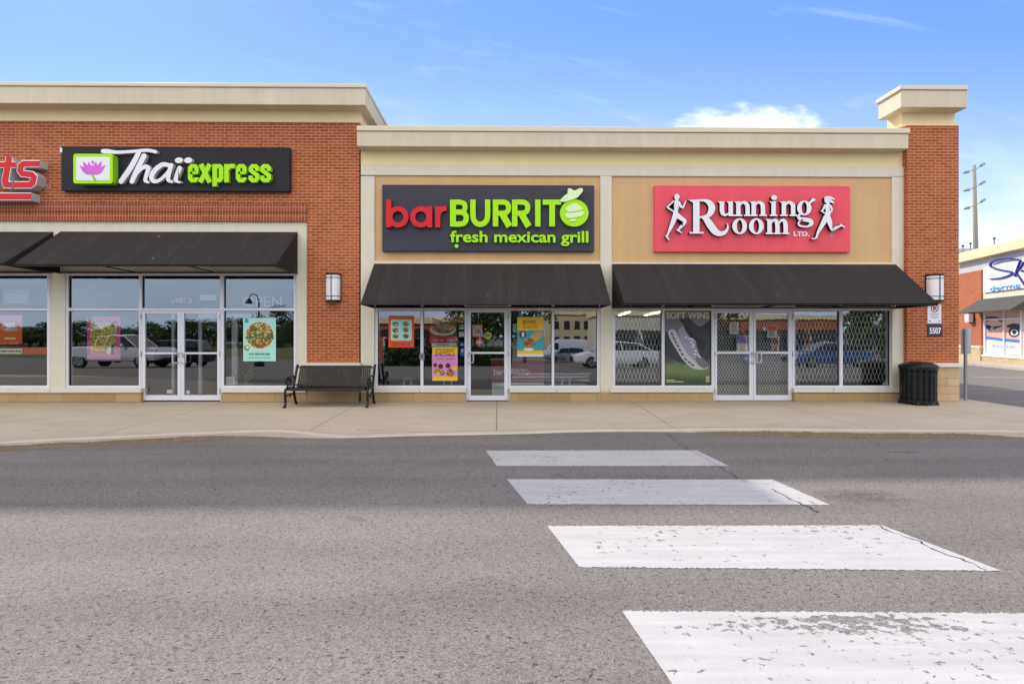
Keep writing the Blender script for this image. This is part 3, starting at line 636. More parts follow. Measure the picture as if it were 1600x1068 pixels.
for (a, b, c_, d) in ((103, 106.5, 217, 219), (345.5, 349.5, 459, 462.5), (-222, -219, -80, -77.5), (-77.5, -75, 73.5, 78)):
    window(LB, (a, d, 427, 483), (b, c_, T0, T1)); window(LB, (a, d, 483, 606.4), (b, c_, T2, 602))
window(LB, (219, 345.5, 427, 483.5), (221.5, 343.5, T0, T1))
door(LB, (219.5, 345.5, 483.6, 627), [(221.5, 282.3, 226.5, 277.5, 486, 625), (282.8, 343.8, 287.5, 339.5, 486, 625)], 489, 617, 551.5, [('R', -1), ('L', 1)])
mb = MB(); yv = 1.5
for u0, u1, v0, v1 in ((310, 315, 490, 640), (362, 371, 490, 640), (315, 362, 490, 497), (371, 400, 490, 496), (268, 272, 490, 640)): mb.pbox(u0, u1, v0, v1 if v1 < 600 else 628.5-11.5, yv, yv+.06, ALU)
mb.build('vestibule_frame', LB)
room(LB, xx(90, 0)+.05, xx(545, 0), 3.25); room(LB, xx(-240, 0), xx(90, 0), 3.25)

# ---------------------------------------------------------------- awnings
def awning(label, u0, u1, v_top, v_front, ur, yw=-.11, rise_side=.0, p=1.22):
    x0, x1 = xx(u0, yw), xx(u1, yw); yf = yw-p
    zt = zz(ur, v_top, yw); zf = zz(ur, v_front, yf); zw = zf-.02
    t = thing('awning', label, 'awning', ((x0+x1)/2, yw, zf), group='black canvas awnings')
    mb = MB(); n, k = 48, 10; vs = []
    for j in range(k+1):
        s_ = j/k
        for i in range(n+1):
            f = i/n; sag = -.012*math.sin(math.pi*s_)*abs(math.sin(math.pi*f*round((x1-x0)/1.05)))
            vs.append((x0+(x1-x0)*f, yw-p*s_, zt+(zf-zt)*s_+sag))
    F = [(j*(n+1)+i, j*(n+1)+i+1, (j+1)*(n+1)+i+1, (j+1)*(n+1)+i) for j in range(k) for i in range(n)]
    mb.add(vs, F, AWN)
    mb.quad((x0, yf, zf), (x1, yf, zf), (x1, yf-.004, zf-.045), (x0, yf-.004, zf-.045), AWN)   # hem turned down over the front rail
    mb.build('canvas', t, smooth=True)
    for x in (x0-.003, x1+.003): MB().add([(x, yw, zt), (x, yf, zf), (x, yf, zf-.045), (x, yw, zw-.045)], [(0, 1, 2, 3)], AWN).build('side_panel', t)
    mb = MB(); m = max(3, round((x1-x0)/1.6))
    mb.tube([(x0+.02, yf+.03, zf-.03), (x1-.02, yf+.03, zf-.03)], .016, BLACKM, 6)
    mb.tube([(x0+.02, yw-.03, zw-.02), (x1-.02, yw-.03, zw-.02)], .016, BLACKM, 6)
    for i in range(m+1):
        x = x0+.03+(x1-x0-.06)*i/m
        mb.tube([(x, yw-.02, zt-.05), (x, yf+.05, zf-.045)], .014, BLACKM, 6); mb.tube([(x, yw-.02, zw-.03), (x, yf+.04, zf-.03)], .014, BLACKM, 6)
    mb.build('frame', t)
    return t
awning('black canvas awning on the brick block, cut off by the left edge of the photo', -240, 83, 362, 411.5, 40, yw=-.09, p=1.26)
awning('wide black canvas awning above the double doors on the brick block, under the lotus sign', 95, 465, 362, 413, 280, yw=-.09)
awning('black canvas awning under the black sign with lime lettering', 585, 937.5, 412, 473, 760)
awning('black canvas awning under the coral sign with white runners, nearest the brick pillar', 956.5, 1399.5, 412.5, 473.5, 1180)
# ---------------------------------------------------------------- signs on the fascia
def zoomfn(u0, v0, k, y): return lambda q: P(u0+q[0]/k, v0+q[1]/k, y)
def panel(name, label, u0, u1, v0, v1, yf, yb, m):
    um, vm = (u0+u1)/2, (v0+v1)/2; x, z = P(um, v1, yf)
    t = thing(name, label, 'shop sign', (x, yb, z)); MB().pbox(u0, u1, v0, v1, yf, yb, m).build('panel', t, bevel=.006); return t

# black board, lime and red letters
t = panel('shop_sign', 'charcoal sign reading barBURRITO fresh mexican grill in red and lime letters', 597, 928.5, 289, 392.5, -.17, -.061, PANELCHAR)
YL, YB = -.27, -.172
fn = zoomfn(590, 280, 4.638, YL)
w = lambda k: k/4.638/64.8*1.02
mb = MB()
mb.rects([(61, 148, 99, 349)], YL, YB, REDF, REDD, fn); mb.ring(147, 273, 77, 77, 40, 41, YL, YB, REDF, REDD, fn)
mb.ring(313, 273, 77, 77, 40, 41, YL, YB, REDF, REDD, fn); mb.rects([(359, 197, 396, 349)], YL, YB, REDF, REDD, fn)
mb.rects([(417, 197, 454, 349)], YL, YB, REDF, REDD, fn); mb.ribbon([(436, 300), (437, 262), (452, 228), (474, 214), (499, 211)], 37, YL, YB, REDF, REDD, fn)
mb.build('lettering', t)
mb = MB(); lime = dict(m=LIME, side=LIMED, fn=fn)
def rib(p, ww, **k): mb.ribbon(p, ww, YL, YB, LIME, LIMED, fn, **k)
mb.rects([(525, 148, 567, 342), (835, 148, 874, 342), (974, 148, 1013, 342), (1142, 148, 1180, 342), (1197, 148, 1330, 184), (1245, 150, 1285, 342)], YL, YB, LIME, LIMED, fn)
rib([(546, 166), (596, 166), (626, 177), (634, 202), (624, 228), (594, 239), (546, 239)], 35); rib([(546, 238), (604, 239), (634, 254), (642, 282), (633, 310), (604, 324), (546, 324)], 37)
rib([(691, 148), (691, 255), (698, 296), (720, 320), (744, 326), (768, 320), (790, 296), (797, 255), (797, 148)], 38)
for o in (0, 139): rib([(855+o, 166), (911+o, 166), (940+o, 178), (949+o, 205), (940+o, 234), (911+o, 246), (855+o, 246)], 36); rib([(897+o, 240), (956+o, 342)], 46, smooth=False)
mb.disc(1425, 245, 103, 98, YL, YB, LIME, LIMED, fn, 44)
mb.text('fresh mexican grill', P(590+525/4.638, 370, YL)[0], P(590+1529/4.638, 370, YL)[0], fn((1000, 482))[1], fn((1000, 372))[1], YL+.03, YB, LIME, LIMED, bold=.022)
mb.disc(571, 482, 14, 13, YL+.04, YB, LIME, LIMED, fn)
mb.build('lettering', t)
mb = MB(); yh = YL-.03
mb.prism([fn(q) for q in catmull([(1320, 158), (1352, 122), (1376, 104), (1380, 70), (1402, 72), (1424, 84), (1448, 74), (1476, 66), (1487, 84), (1468, 112), (1440, 138), (1400, 152), (1352, 166)], 4, True)], yh, YB, PALEL, LIMED)
mb.prism([fn(q) for q in catmull([(1366, 208), (1430, 178), (1462, 196), (1486, 218), (1440, 232), (1380, 236)], 4, True)], YL-.022, YL, PALEL)
mb.prism([fn(q) for q in catmull([(1360, 252), (1420, 244), (1490, 236), (1486, 262), (1444, 276), (1380, 282)], 4, True)], YL-.022, YL, PALEL)
mb.prism([fn(q) for q in catmull([(1392, 300), (1424, 288), (1436, 300), (1410, 308)], 4, True)], YL-.022, YL, PALEL)
mb.build('emblem', t)

# coral board, white runners
t = panel('shop_sign', 'coral red sign reading Running Room LTD in white serif letters between two runners', 1023, 1328.5, 290, 393.5, -.15, -.061, PINKP)
YL, YB = -.24, -.152; fn = zoomfn(1010, 280, 4.848, YL)
mb = MB()
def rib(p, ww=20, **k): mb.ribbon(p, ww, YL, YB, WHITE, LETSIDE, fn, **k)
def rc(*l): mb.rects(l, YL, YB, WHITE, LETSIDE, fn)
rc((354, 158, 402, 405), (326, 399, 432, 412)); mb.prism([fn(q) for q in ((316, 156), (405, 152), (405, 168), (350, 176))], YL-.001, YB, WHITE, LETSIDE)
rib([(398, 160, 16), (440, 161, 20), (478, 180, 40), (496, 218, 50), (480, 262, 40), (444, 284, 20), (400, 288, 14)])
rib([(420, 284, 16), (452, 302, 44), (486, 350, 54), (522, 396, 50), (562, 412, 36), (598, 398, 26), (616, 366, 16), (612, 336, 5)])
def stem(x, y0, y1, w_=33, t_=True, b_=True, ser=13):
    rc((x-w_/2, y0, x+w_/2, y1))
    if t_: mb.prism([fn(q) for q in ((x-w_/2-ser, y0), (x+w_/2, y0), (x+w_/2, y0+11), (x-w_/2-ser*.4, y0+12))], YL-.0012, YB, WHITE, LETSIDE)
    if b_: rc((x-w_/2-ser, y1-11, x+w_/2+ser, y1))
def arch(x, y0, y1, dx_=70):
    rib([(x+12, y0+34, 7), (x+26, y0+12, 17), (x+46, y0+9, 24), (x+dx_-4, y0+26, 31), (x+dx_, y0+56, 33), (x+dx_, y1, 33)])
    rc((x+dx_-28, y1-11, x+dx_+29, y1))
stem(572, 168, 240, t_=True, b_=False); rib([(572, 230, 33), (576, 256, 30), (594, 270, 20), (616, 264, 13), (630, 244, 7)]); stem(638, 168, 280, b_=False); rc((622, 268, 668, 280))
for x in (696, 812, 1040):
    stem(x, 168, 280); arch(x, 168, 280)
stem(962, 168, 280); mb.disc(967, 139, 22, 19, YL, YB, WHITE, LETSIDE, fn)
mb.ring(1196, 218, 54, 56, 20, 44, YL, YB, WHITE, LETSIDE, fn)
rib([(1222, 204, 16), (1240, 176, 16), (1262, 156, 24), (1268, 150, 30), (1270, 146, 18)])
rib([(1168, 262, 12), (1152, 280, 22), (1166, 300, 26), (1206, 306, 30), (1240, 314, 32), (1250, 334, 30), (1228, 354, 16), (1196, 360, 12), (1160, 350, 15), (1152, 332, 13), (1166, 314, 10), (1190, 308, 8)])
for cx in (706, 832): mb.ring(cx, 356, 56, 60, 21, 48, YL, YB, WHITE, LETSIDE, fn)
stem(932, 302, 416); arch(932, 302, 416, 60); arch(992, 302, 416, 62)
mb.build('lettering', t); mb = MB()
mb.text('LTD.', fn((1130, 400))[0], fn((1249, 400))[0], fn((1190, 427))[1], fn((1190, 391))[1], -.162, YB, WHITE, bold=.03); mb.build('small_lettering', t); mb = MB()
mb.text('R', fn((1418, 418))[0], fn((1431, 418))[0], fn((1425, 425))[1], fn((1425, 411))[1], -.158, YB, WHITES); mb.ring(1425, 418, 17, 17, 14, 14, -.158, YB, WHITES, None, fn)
mb.build('registered_mark', t)
def runner(parts, head):
    global mb
    mb = MB(); mb.disc(*head, YL, YB, WHITE, LETSIDE, fn)
    for p in parts: rib(p, round_=True, n=5)
    mb.build('runner_figure', t)
runner([[(232, 150, 16), (226, 180, 40), (224, 216, 46), (220, 250, 36), (224, 272, 44)], [(206, 172, 20), (178, 198, 17), (160, 213, 13), (182, 228, 12), (206, 244, 10)],
        [(244, 176, 20), (262, 206, 17), (276, 214, 14), (286, 192, 12), (298, 166, 9)], [(222, 268, 42), (206, 312, 36), (184, 364, 26), (168, 402, 17), (155, 432, 11)],
        [(150, 430, 14), (162, 446, 12), (172, 460, 7)], [(228, 270, 38), (256, 290, 34), (290, 318, 28), (276, 344, 24), (256, 366, 19), (238, 388, 12)], [(234, 384, 12), (252, 396, 10), (266, 406, 6)]], (231, 133, 20, 22))
runner([[(1375, 178, 16), (1376, 206, 40), (1380, 240, 44), (1372, 272, 38), (1368, 292, 46)], [(1352, 196, 14), (1342, 222, 15), (1326, 242, 8)], [(1352, 260, 8), (1334, 244, 12), (1322, 240, 6)],
        [(1392, 200, 16), (1404, 226, 14), (1398, 246, 11), (1376, 242, 9)], [(1362, 290, 44), (1340, 330, 36), (1314, 376, 26), (1298, 408, 18), (1288, 438, 12)], [(1292, 438, 12), (1274, 448, 10), (1252, 452, 6)],
        [(1376, 292, 40), (1388, 326, 36), (1402, 370, 26), (1410, 380, 22), (1444, 364, 18), (1476, 350, 12)], [(1470, 344, 10), (1486, 356, 11), (1502, 364, 6)], [(1352, 142, 14), (1384, 138, 20), (1422, 152, 9)], [(1398, 166, 20), (1412, 176, 12), (1420, 182, 6)]], (1374, 158, 26, 27))

# black board, white script and lime letters
t = panel('shop_sign', 'long black sign with pink lotus box reading Thai express in white script and lime', 95.5, 452.5, 229.5, 298.5, -.24, -.122, PANELBLK)
MB().pbox(93.5, 96.5, 231, 238, -.26, -.15, WHITE).build('bracket', t)
YL, YB = -.33, -.242; fn = zoomfn(90, 220, 4.324, YL)
mb = MB()
def rr_poly(x0, y0, x1, y1, r, k=5):
    o = []
    for cx, cy, a in ((x1-r, y1-r, 0), (x0+r, y1-r, 90), (x0+r, y0+r, 180), (x1-r, y0+r, 270)):
        o += [(cx+r*math.cos(R(a+90*i/k)), cy+r*math.sin(R(a+90*i/k))) for i in range(k+1)]
    return o
ybx = -.42; f2 = zoomfn(90, 220, 4.324, ybx)
mb.prism([f2(q) for q in rr_poly(106, 88, 372, 288, 16)], ybx, YB, LIME, LIMED)
mb.prism([f2(q) for q in rr_poly(126, 110, 352, 268, 5)], ybx-.004, ybx, WHITE)
mb.ribbon([(232, 222, 12), (246, 250, 14), (258, 272, 14)], 12, ybx-.008, ybx, LIMED, None, f2)
for a, l, ww, bx in ((-52, 110, 30, 205), (-34, 115, 34, 215), (-15, 97, 30, 226), (15, 97, 30, 246), (34, 115, 34, 258), (52, 110, 30, 268), (0, 70, 38, 236)):
    sn, c_ = math.sin(R(a)), math.cos(R(a)); mb.k += 1; po = []
    for i in range(17):
        s_ = i/8 if i <= 8 else (16-i)/8; sd_ = 1 if i <= 8 else -1; wd = ww/2*math.sin(math.pi*s_**.8)*sd_
        if i == 16: continue
        px_, py_ = wd, s_*l; po.append((bx+px_*c_+py_*sn*.75-sn*12, 230-(py_*c_-px_*sn)*.95))
    mb.prism([f2(q) for q in po], ybx-.008-mb.k*.0004, ybx, PINK)
mb.prism([f2(q) for q in ((238, 128), (228, 146), (238, 160), (248, 146))], ybx-.009, ybx, PINK)
mb.build('emblem', t)
mb = MB()
def rib(p, ww=30, rnd=True, **k): mb.ribbon(p, ww, YL, YB, WHITE, WHITES, fn, round_=rnd, **k)
rib([(306, 70, 28), (340, 71, 30), (400, 77, 22), (500, 72, 20), (600, 64, 22), (662, 74, 22)])
rib([(548, 78, 30), (500, 170, 36), (428, 274, 34)]); rib([(584, 102, 34), (540, 190, 34), (502, 274, 32)])
rib([(508, 262, 18), (548, 204, 24), (590, 176, 28), (612, 186, 30), (600, 232, 28), (592, 266, 26), (612, 278, 20)])
rib([(762, 168, 26), (712, 160, 30), (660, 196, 32), (634, 244, 32), (652, 274, 26), (694, 262, 22), (740, 218, 22), (764, 178, 22)], rnd=False); rib([(768, 166, 30), (752, 222, 30), (748, 262, 28), (772, 276, 20)])
rib([(824, 186, 32), (804, 240, 30), (800, 268, 26), (826, 278, 18)])
for x in (820, 883): mb.disc(x, 132, 27, 19, YL, YB, WHITE, WHITES, fn, rot=-.1)
mb.build('lettering', t)
mb = MB()
def rib(p, ww=29, smooth=False): mb.ribbon(p, ww, YL, YB, LIME, LIMED, fn, smooth=smooth)
for x in (880, 1204): rib([(x+16, 217, 17), (x+56, 217, 17), (x+58, 212, 27), (x+58, 184, 27), (x+48, 170, 25), (x+26, 170, 25), (x+15, 184, 29), (x+15, 252, 29), (x+26, 268, 25), (x+48, 268, 25), (x+58, 254, 27), (x+58, 247, 27)])
rib([(966, 158), (1028, 281)], 31); rib([(1028, 158), (962, 281)], 31)
mb.rects([(1046, 158, 1076, 308), (1126, 158, 1156, 281)], YL, YB, LIME, LIMED, fn)
rib([(1060, 184), (1074, 172), (1094, 172), (1105, 184), (1105, 254), (1094, 266), (1074, 266), (1062, 256)]); rib([(1140, 198), (1156, 176), (1176, 170), (1198, 172)], 30)
for x in (1288, 1366): rib([(x+62, 204), (x+62, 184), (x+50, 172), (x+28, 172), (x+17, 184), (x+17, 200), (x+62, 234), (x+62, 254), (x+50, 267), (x+28, 267), (x+16, 255), (x+16, 236)], 28)
mb.build('lettering', t)

# red letters running out of the picture
x, z = P(30, 312, -.35); t = thing('shop_sign', 'bold red and white channel letters with an underline, cut off by the photo edge', 'shop sign', (x, -.125, z))
YL, YB = -.36, -.122; fn = zoomfn(0, 110, 4.853, YL); mb = MB(); mw = MB()
def both(p, ww, rnd=False):
    mw.ribbon(p, ww+9, YL, YB, WHITE, WHITES, fn, smooth=rnd); mb.ribbon(p, ww-5, YL-.012, YL, REDF, None, fn, smooth=rnd)
both([(72, 655), (40, 838), (46, 866), (88, 868)], 48); both([(-30, 716), (118, 716)], 42)
both([(300, 708), (180, 708), (160, 724), (154, 758), (170, 782), (240, 790), (258, 808), (250, 852), (228, 868), (108, 868)], 46)
both([(-30, 700), (-38, 868)], 46); both([(-400, 956), (236, 956)], 50)
mb2 = mw.build('letter_body', t); mb.build('letter_face', t)
mb = MB(); mb.ring(367, 878, 15, 15, 11, 11, -.126, -.121, WHITES, None, zoomfn(0, 110, 4.853, -.126)); mb.ptext('R', 74.5, 77, 289.4, 292.4, -.126, -.121, REDF); mb.build('registered_mark', t)

# ---------------------------------------------------------------- wall lamps
def wall_lamp(label, u0, u1, v0, v1, yw):
    d = .20; um = (u0+u1)/2
    xa_, xb_ = xx(u0, yw-d*.6), xx(u1, yw-d*.6); z1, z0 = zz(um, v0, yw-d*.6), zz(um, v1, yw-d*.6); xm = (xa_+xb_)/2; hw = (xb_-xa_)/2
    t = thing('wall_lamp', label, 'wall lamp', (xm, yw, z0), group='black caged wall lamps')
    arc = lambda k, s_: [(xm-hw*s_*math.cos(math.pi*i/k), yw-.02-(d-.02)*s_*math.sin(math.pi*i/k)**.7) for i in range(k+1)]
    a = arc(18, .96); mb = MB(); n = len(a)
    mb.add([(p[0], p[1], z) for z in (z0+.03, z1-.03) for p in a], [(i, i+1, n+i+1, n+i) for i in range(n-1)], LAMPW).build('diffuser', t, smooth=True)
    MB().box(xa_-.005, xb_+.005, yw-.022, yw-.002, z0, z1, BLACK).build('back_plate', t)
    mb = MB(); b = arc(18, 1.02)
    for zc, hh in ((z0+.02, .02), (z1-.02, .02), (z0+(z1-z0)*.19, .007), (z0+(z1-z0)*.84, .007)):
        mb.add([(p[0], p[1], z) for z in (zc-hh, zc+hh) for p in b], [(i, i+1, n+i+1, n+i) for i in range(n-1)], BLACK)
        if hh > .01: mb.add([(p[0], p[1], zc+(hh if zc > (z0+z1)/2 else -hh)) for p in b], [tuple(range(n))], BLACK)
    for i in (0, 9, 18): mb.tube([(b[i][0], b[i][1]-.002, z0), (b[i][0], b[i][1]-.002, z1)], .009, BLACK, 6)
    mb.build('cage', t); return t
wall_lamp('black caged wall lamp with white panels on the brick above the bench', 507.5, 530.5, 426.5, 471, -.12)
wall_lamp('black caged wall lamp with white panels on the corner pillar above the no parking sign', 1452, 1476.5, 428, 471, -.2)

# ---------------------------------------------------------------- signs on the pillar
def flat_sign(name, label, cat, u0, u1, v0, v1, yf, yb, m):
    x, z = P((u0+u1)/2, v1, yf); t = thing(name, label, cat, (x, yb, z)); MB().pbox(u0, u1, v0, v1, yf, yb, m).build('plate', t, bevel=.004); return t
t = flat_sign('no_parking_sign', 'white no parking sign with red crossed out P on the brick pillar', 'sign', 1449.5, 1471, 475, 505, -.21, -.201, WHITE)
f_ = zoomfn(0, 0, 1, -.212); mb = MB(); mb.ring(1460.5, 481.8, 6.0, 6.0, 4.7, 4.7, -.212, -.2, REDF, None, f_); mb.ribbon([(1456.7, 478), (1464.3, 485.6)], 1.3, -.212, -.2, REDF, None, f_)
mb.ptext('P', 1458.2, 1463, 478.6, 485.2, -.2105, -.2, INK, bold=.03); mb.build('symbol', t)
mb = MB()
for i, (a, b) in enumerate(((1453, 1468), (1454.5, 1466.5), (1453.5, 1467.5), (1455, 1466))): mb.pbox(a, b, 489.4+i*2.3, 490.3+i*2.3, -.2105, -.2, mat('faded_ink', (.30, .30, .36), .6))
for a, b, c_ in ((1452, 1454.4, 1), (1468.6, 1466.2, -1)):
    mb.pbox(min(a, b)+.3, max(a, b)+2*.3, 500.8, 501.8, -.2105, -.2, INK); mb.prism([f_((a-c_*.6, 501.3)), f_((a+c_*1.0, 499.9)), f_((a+c_*1.0, 502.7))], -.2112, -.2, INK)
mb.build('print', t)
t = flat_sign('number_plate', 'dark grey plate with white number 5507 on the brick pillar under the no parking sign', 'number plate', 1449, 1473, 506, 525.5, -.215, -.201, PANELCHAR)
MB().ptext('5507', 1452.5, 1470.5, 511.5, 521.5, -.222, -.214, WHITE, bold=.025).build('digits', t)

# ---------------------------------------------------------------- bench
x0, x1 = -4.70, -2.90; yb_, yf_ = -.50, -1.06
t = thing('bench', 'black slatted steel bench with looped cast arms in front of the brick pier', 'bench', ((x0+x1)/2, (yb_+yf_)/2, 0))
prof = [(-.36, .86), (-.375, .875), (-.40, .86), (-.47, .70), (-.56, .50), (-.60, .43), (-.66, .405), (-.80, .415), (-.96, .425), (-1.03, .42), (-1.06, .395), (-1.06, .375)]
pc = catmull(prof, 4)
def strap(x, w_, pts, m=BLACK):
    vs = []
    for i, (y, z) in enumerate(pts):
        a, b = pts[max(i-1, 0)], pts[min(i+1, len(pts)-1)]; d = Vector((b[0]-a[0], b[1]-a[1])).normalized(); n = (-d.y*.006, d.x*.006)
        vs += [(x-w_/2, y-n[0], z-n[1]), (x+w_/2, y-n[0], z-n[1]), (x+w_/2, y+n[0], z+n[1]), (x-w_/2, y+n[0], z+n[1])]
    k = len(pts); return vs, [(i*4+j, i*4+(j+1) % 4, (i+1)*4+(j+1) % 4, (i+1)*4+j) for i in range(k-1) for j in range(4)]+[(0, 1, 2, 3), tuple(range(4*k-4, 4*k))]
n = 34; back = MB(); seat = MB(); cut = next(i for i, q in enumerate(pc) if q[1] < .47)
for i in range(n):
    x = x0+.10+(x1-x0-.20)*i/(n-1)
    v, f = strap(x, .040, pc[:cut+1]); back.add(v, f, BLACK); v, f = strap(x, .040, pc[cut:]); seat.add(v, f, BLACK)
for (y, z) in ((-.405, .842), (-.575, .455)): back.tube([(x0+.03, y+.018, z), (x1-.03, y+.018, z)], .017, BLACK)
for (y, z) in ((-.70, .385), (-1.045, .385)): seat.tube([(x0+.03, y, z), (x1-.03, y, z)], .019, BLACK)
back.build('backrest', t); seat.build('seat', t)
for x in (x0, x1):
    a = MB()
    a.tube(catmull([(x, -.345, .885), (x, -.38, .87), (x, -.43, .76), (x, -.53, .55), (x, -.58, .42), (x, -.55, .22), (x, -.47, .05), (x, -.44, .012)], 5), .030, BLACK, 8)
    a.tube([(x, -.47, .025), (x, -.40, .012)], [.03, .035], BLACK); a.build('leg', t, smooth=True)
    a = MB(); a.tube(catmull([(x, -.58, .415), (x, -.78, .40), (x, -.98, .405), (x, -1.06, .37), (x, -1.07, .25), (x, -1.05, .12), (x, -1.09, .02)], 5), .029, BLACK, 8)
    a.tube([(x, -1.06, .03), (x, -1.13, .012)], [.03, .036], BLACK); a.tube([(x, -.555, .24), (x, -.80, .265), (x, -1.07, .24)], .018, BLACK); a.tube([(x-.0, -.80, .265), (x, -.80, .19)], .018, BLACK); a.build('leg', t, smooth=True)
    a = MB(); a.tube(catmull([(x, -.505, .60), (x, -.60, .655), (x, -.76, .66), (x, -.94, .645), (x, -1.03, .60), (x, -1.05, .545), (x, -1.02, .51), (x, -.99, .53)], 5), .021, BLACK, 8)
    a.tube(catmull([(x, -.99, .53+.0), (x, -.93, .60), (x, -.86, .62), (x, -.80, .565), (x, -.83, .50), (x, -.90, .47), (x, -.97, .44), (x, -1.0, .41)], 5), .015, BLACK, 8)
    a.tube([(x, -.86+.12*math.cos(k*math.tau/16), .525+.10*math.sin(k*math.tau/16)) for k in range(17)], .013, BLACK, 6); a.build('armrest', t, smooth=True)

# ---------------------------------------------------------------- litter bin
bx, by = xx(1433.5, -.62), -.64
t = thing('litter_bin', 'round black slatted litter bin with domed lid beside the brick pillar', 'litter bin', (bx, by, 0))
MB().lathe([(.0, .07), (.29, .07), (.30, .09), (.30, .80), (.285, .82)], bx, by, BLACKM).build('liner', t, smooth=True)
mb = MB()
for i in range(20):
    a = math.tau*(i+.3)/20; c_, s_ = math.cos(a), math.sin(a); px_ = -s_*.030; py_ = c_*.030; vs = []
    for r, z in ((.325, .04), (.335, .14), (.335, .52), (.338, .72), (.352, .84)):
        for sg in (-1, 1):
            for q in (0, .012): vs.append((bx+c_*(r+q)+sg*px_, by+s_*(r+q)+sg*py_, z))
    mb.add(vs, [f for j in range(4) for f in ((j*4, j*4+1, j*4+5, j*4+4), (j*4+2, j*4+3, j*4+7, j*4+6), (j*4, j*4+2, j*4+6, j*4+4), (j*4+1, j*4+3, j*4+7, j*4+5))], BLACK)
for r, z0, z1 in ((.345, .05, .10), (.352, .20, .235), (.354, .68, .72), (.37, .81, .865)): mb.lathe([(r-.014, z0), (r, z0), (r, z1), (r-.014, z1), (r-.014, z0)], bx, by, BLACK)
mb.build('slatted_body', t)
MB().lathe([(.15, .885), (.16, .90), (.375, .862), (.382, .872), (.378, .888), (.33, .925), (.24, .965), (.14, .985), (.0, .992)], bx, by, BLACK).build('lid', t, smooth=True)
for i in range(4):
    a = math.tau*(i+.55)/4; MB().tube([(bx+.33*math.cos(a), by+.33*math.sin(a), .10), (bx+.34*math.cos(a), by+.34*math.sin(a), .0)], [.03, .04], BLACK).build('foot', t)

# ---------------------------------------------------------------- sign post beyond the corner
gx, gy = G(1508.5, 625, 0); gy = min(gy, .3)
t = thing('sign_post', 'square dark steel post carrying a sign seen from behind, past the brick pillar', 'sign post', (gx, gy, 0))
hz = zz(1508, 513, gy)
MB().box(gx-.028, gx+.028, gy-.028, gy+.028, 0, hz, GREYM).build('post', t, bevel=.006)
MB().box(gx-.09, gx+.17, gy+.030, gy+.034, zz(1508, 552.5, gy), hz+.0, ZINC).build('sign_plate', t, bevel=.002)
for v in (519, 546): MB().tube([(gx, gy-.034, zz(1508, v, gy)), (gx, gy-.028, zz(1508, v, gy))], .012, ZINC).build('bolt', t)
# ---------------------------------------------------------------- posters and notices on the glass
def pm(name, r, g_, b): return mat('print_'+name, S(r, g_, b), .5, .04, 8)
p_orange = pm('orange', 222, 92, 38); p_mint = pm('mint', 176, 226, 214); p_pink = pm('pink', 214, 70, 150); p_pinkl = pm('light_pink', 226, 130, 190); p_yel = pm('yellow', 240, 190, 50)
p_red = pm('red', 205, 40, 40); p_teal = pm('teal', 70, 165, 165); p_maroon = pm('maroon', 110, 30, 35); p_green = pm('green', 40, 120, 60); p_blue = pm('blue', 60, 120, 200); p_brown = pm('brown', 110, 55, 30)
p_olive = pm('olive', 96, 118, 62); p_grey = pm('grey', 112, 112, 114); p_dgrey = pm('dark_grey', 62, 62, 64); p_lilac = pm('lilac', 152, 148, 164); p_cream = pm('cream', 226, 214, 176); p_skin = pm('skin', 214, 170, 148)
F_NOOD = food_mat('print_noodles', [S(235, 205, 60), S(225, 180, 40), S(150, 170, 40), S(240, 220, 120), S(190, 90, 30), S(90, 120, 40)], 34)
F_BOWL = food_mat('print_salad', [S(215, 170, 60), S(190, 95, 40), S(80, 130, 50), S(235, 215, 150), S(150, 60, 35), S(60, 95, 40)], 30)
F_MEAT = food_mat('print_meat', [S(165, 80, 40), S(205, 120, 60), S(120, 45, 25), S(220, 170, 110), S(70, 100, 40)], 36)
def poster(name, label, cat, u0, u1, v0, v1, m, draw=None, y=.03, group=None):
    x, z = P((u0+u1)/2, v1, y); mb = MB(); mb.pbox(u0, u1, v0, v1, y, y+.003, m)
    if draw: draw(mb, y-.0015, y+.001, zoomfn(0, 0, 1, y-.0015))
    return tag(mb.build(name, at=(x, y, z)), label, cat, group)
def T(mb, s, u0, u1, v0, v1, y, yb, m, **k): mb.ptext(s, u0, u1, v0, v1, y-.0012, yb, m, **k)
def lines(mb, lst, y, yb, m):
    for a, b, v in lst: mb.pbox(a, b, v-.45, v+.45, y, yb, m)

def d(mb, y, yb, f):
    mb.pbox(-2, 34.5, 492, 501, y, yb, p_pinkl); T(mb, 'FEEL', 4, 26, 504, 511.5, y, yb, WHITE, bold=.05); lines(mb, ((4, 28, 514), (6, 25, 516)), y, yb, WHITE); mb.pbox(6.5, 24, 527, 530, y, yb, p_cream)
poster('window_poster', 'orange poster reading FEEL at the left edge, above the red window band', 'poster', -40, 34.5, 492, 537.5, p_orange, d)
def d(mb, y, yb, f):
    mb.prism([f(q) for q in ((-60, 544.5), (35, 544.5), (33, 552.5), (-60, 552.5))], y, yb, WHITE)
    for i in range(12): mb.pbox(-20+i*4.4, -17+i*4.4+(i % 3)*.5, 546.8+(i % 2)*.4, 549.8, y-.001, yb, INK if i % 4 else p_red)
poster('window_band', 'long red vinyl band with white flash across the leftmost window', 'window decal', -218, 73, 542.5, 553.5, p_red, d, y=.012)
p_screen = pm('slate_blue', 120, 140, 160)
def d(mb, y, yb, f): T(mb, 'OPEN', 8, 40, 458, 467.5, y, yb, mat('unlit_neon', S(214, 170, 180), .4), bold=.0)
poster('open_sign', 'unlit slate coloured OPEN sign hanging in the leftmost transom pane', 'open sign', 4.5, 44.5, 452, 474, p_screen, d, y=.06)
mb = MB(); mb.pbox(33, 61, 503, 506, .16, .18, BLACKM).pbox(33, 61, 537, 540, .16, .18, BLACKM).pbox(60, 63, 503, 540, .16, .18, BLACKM)
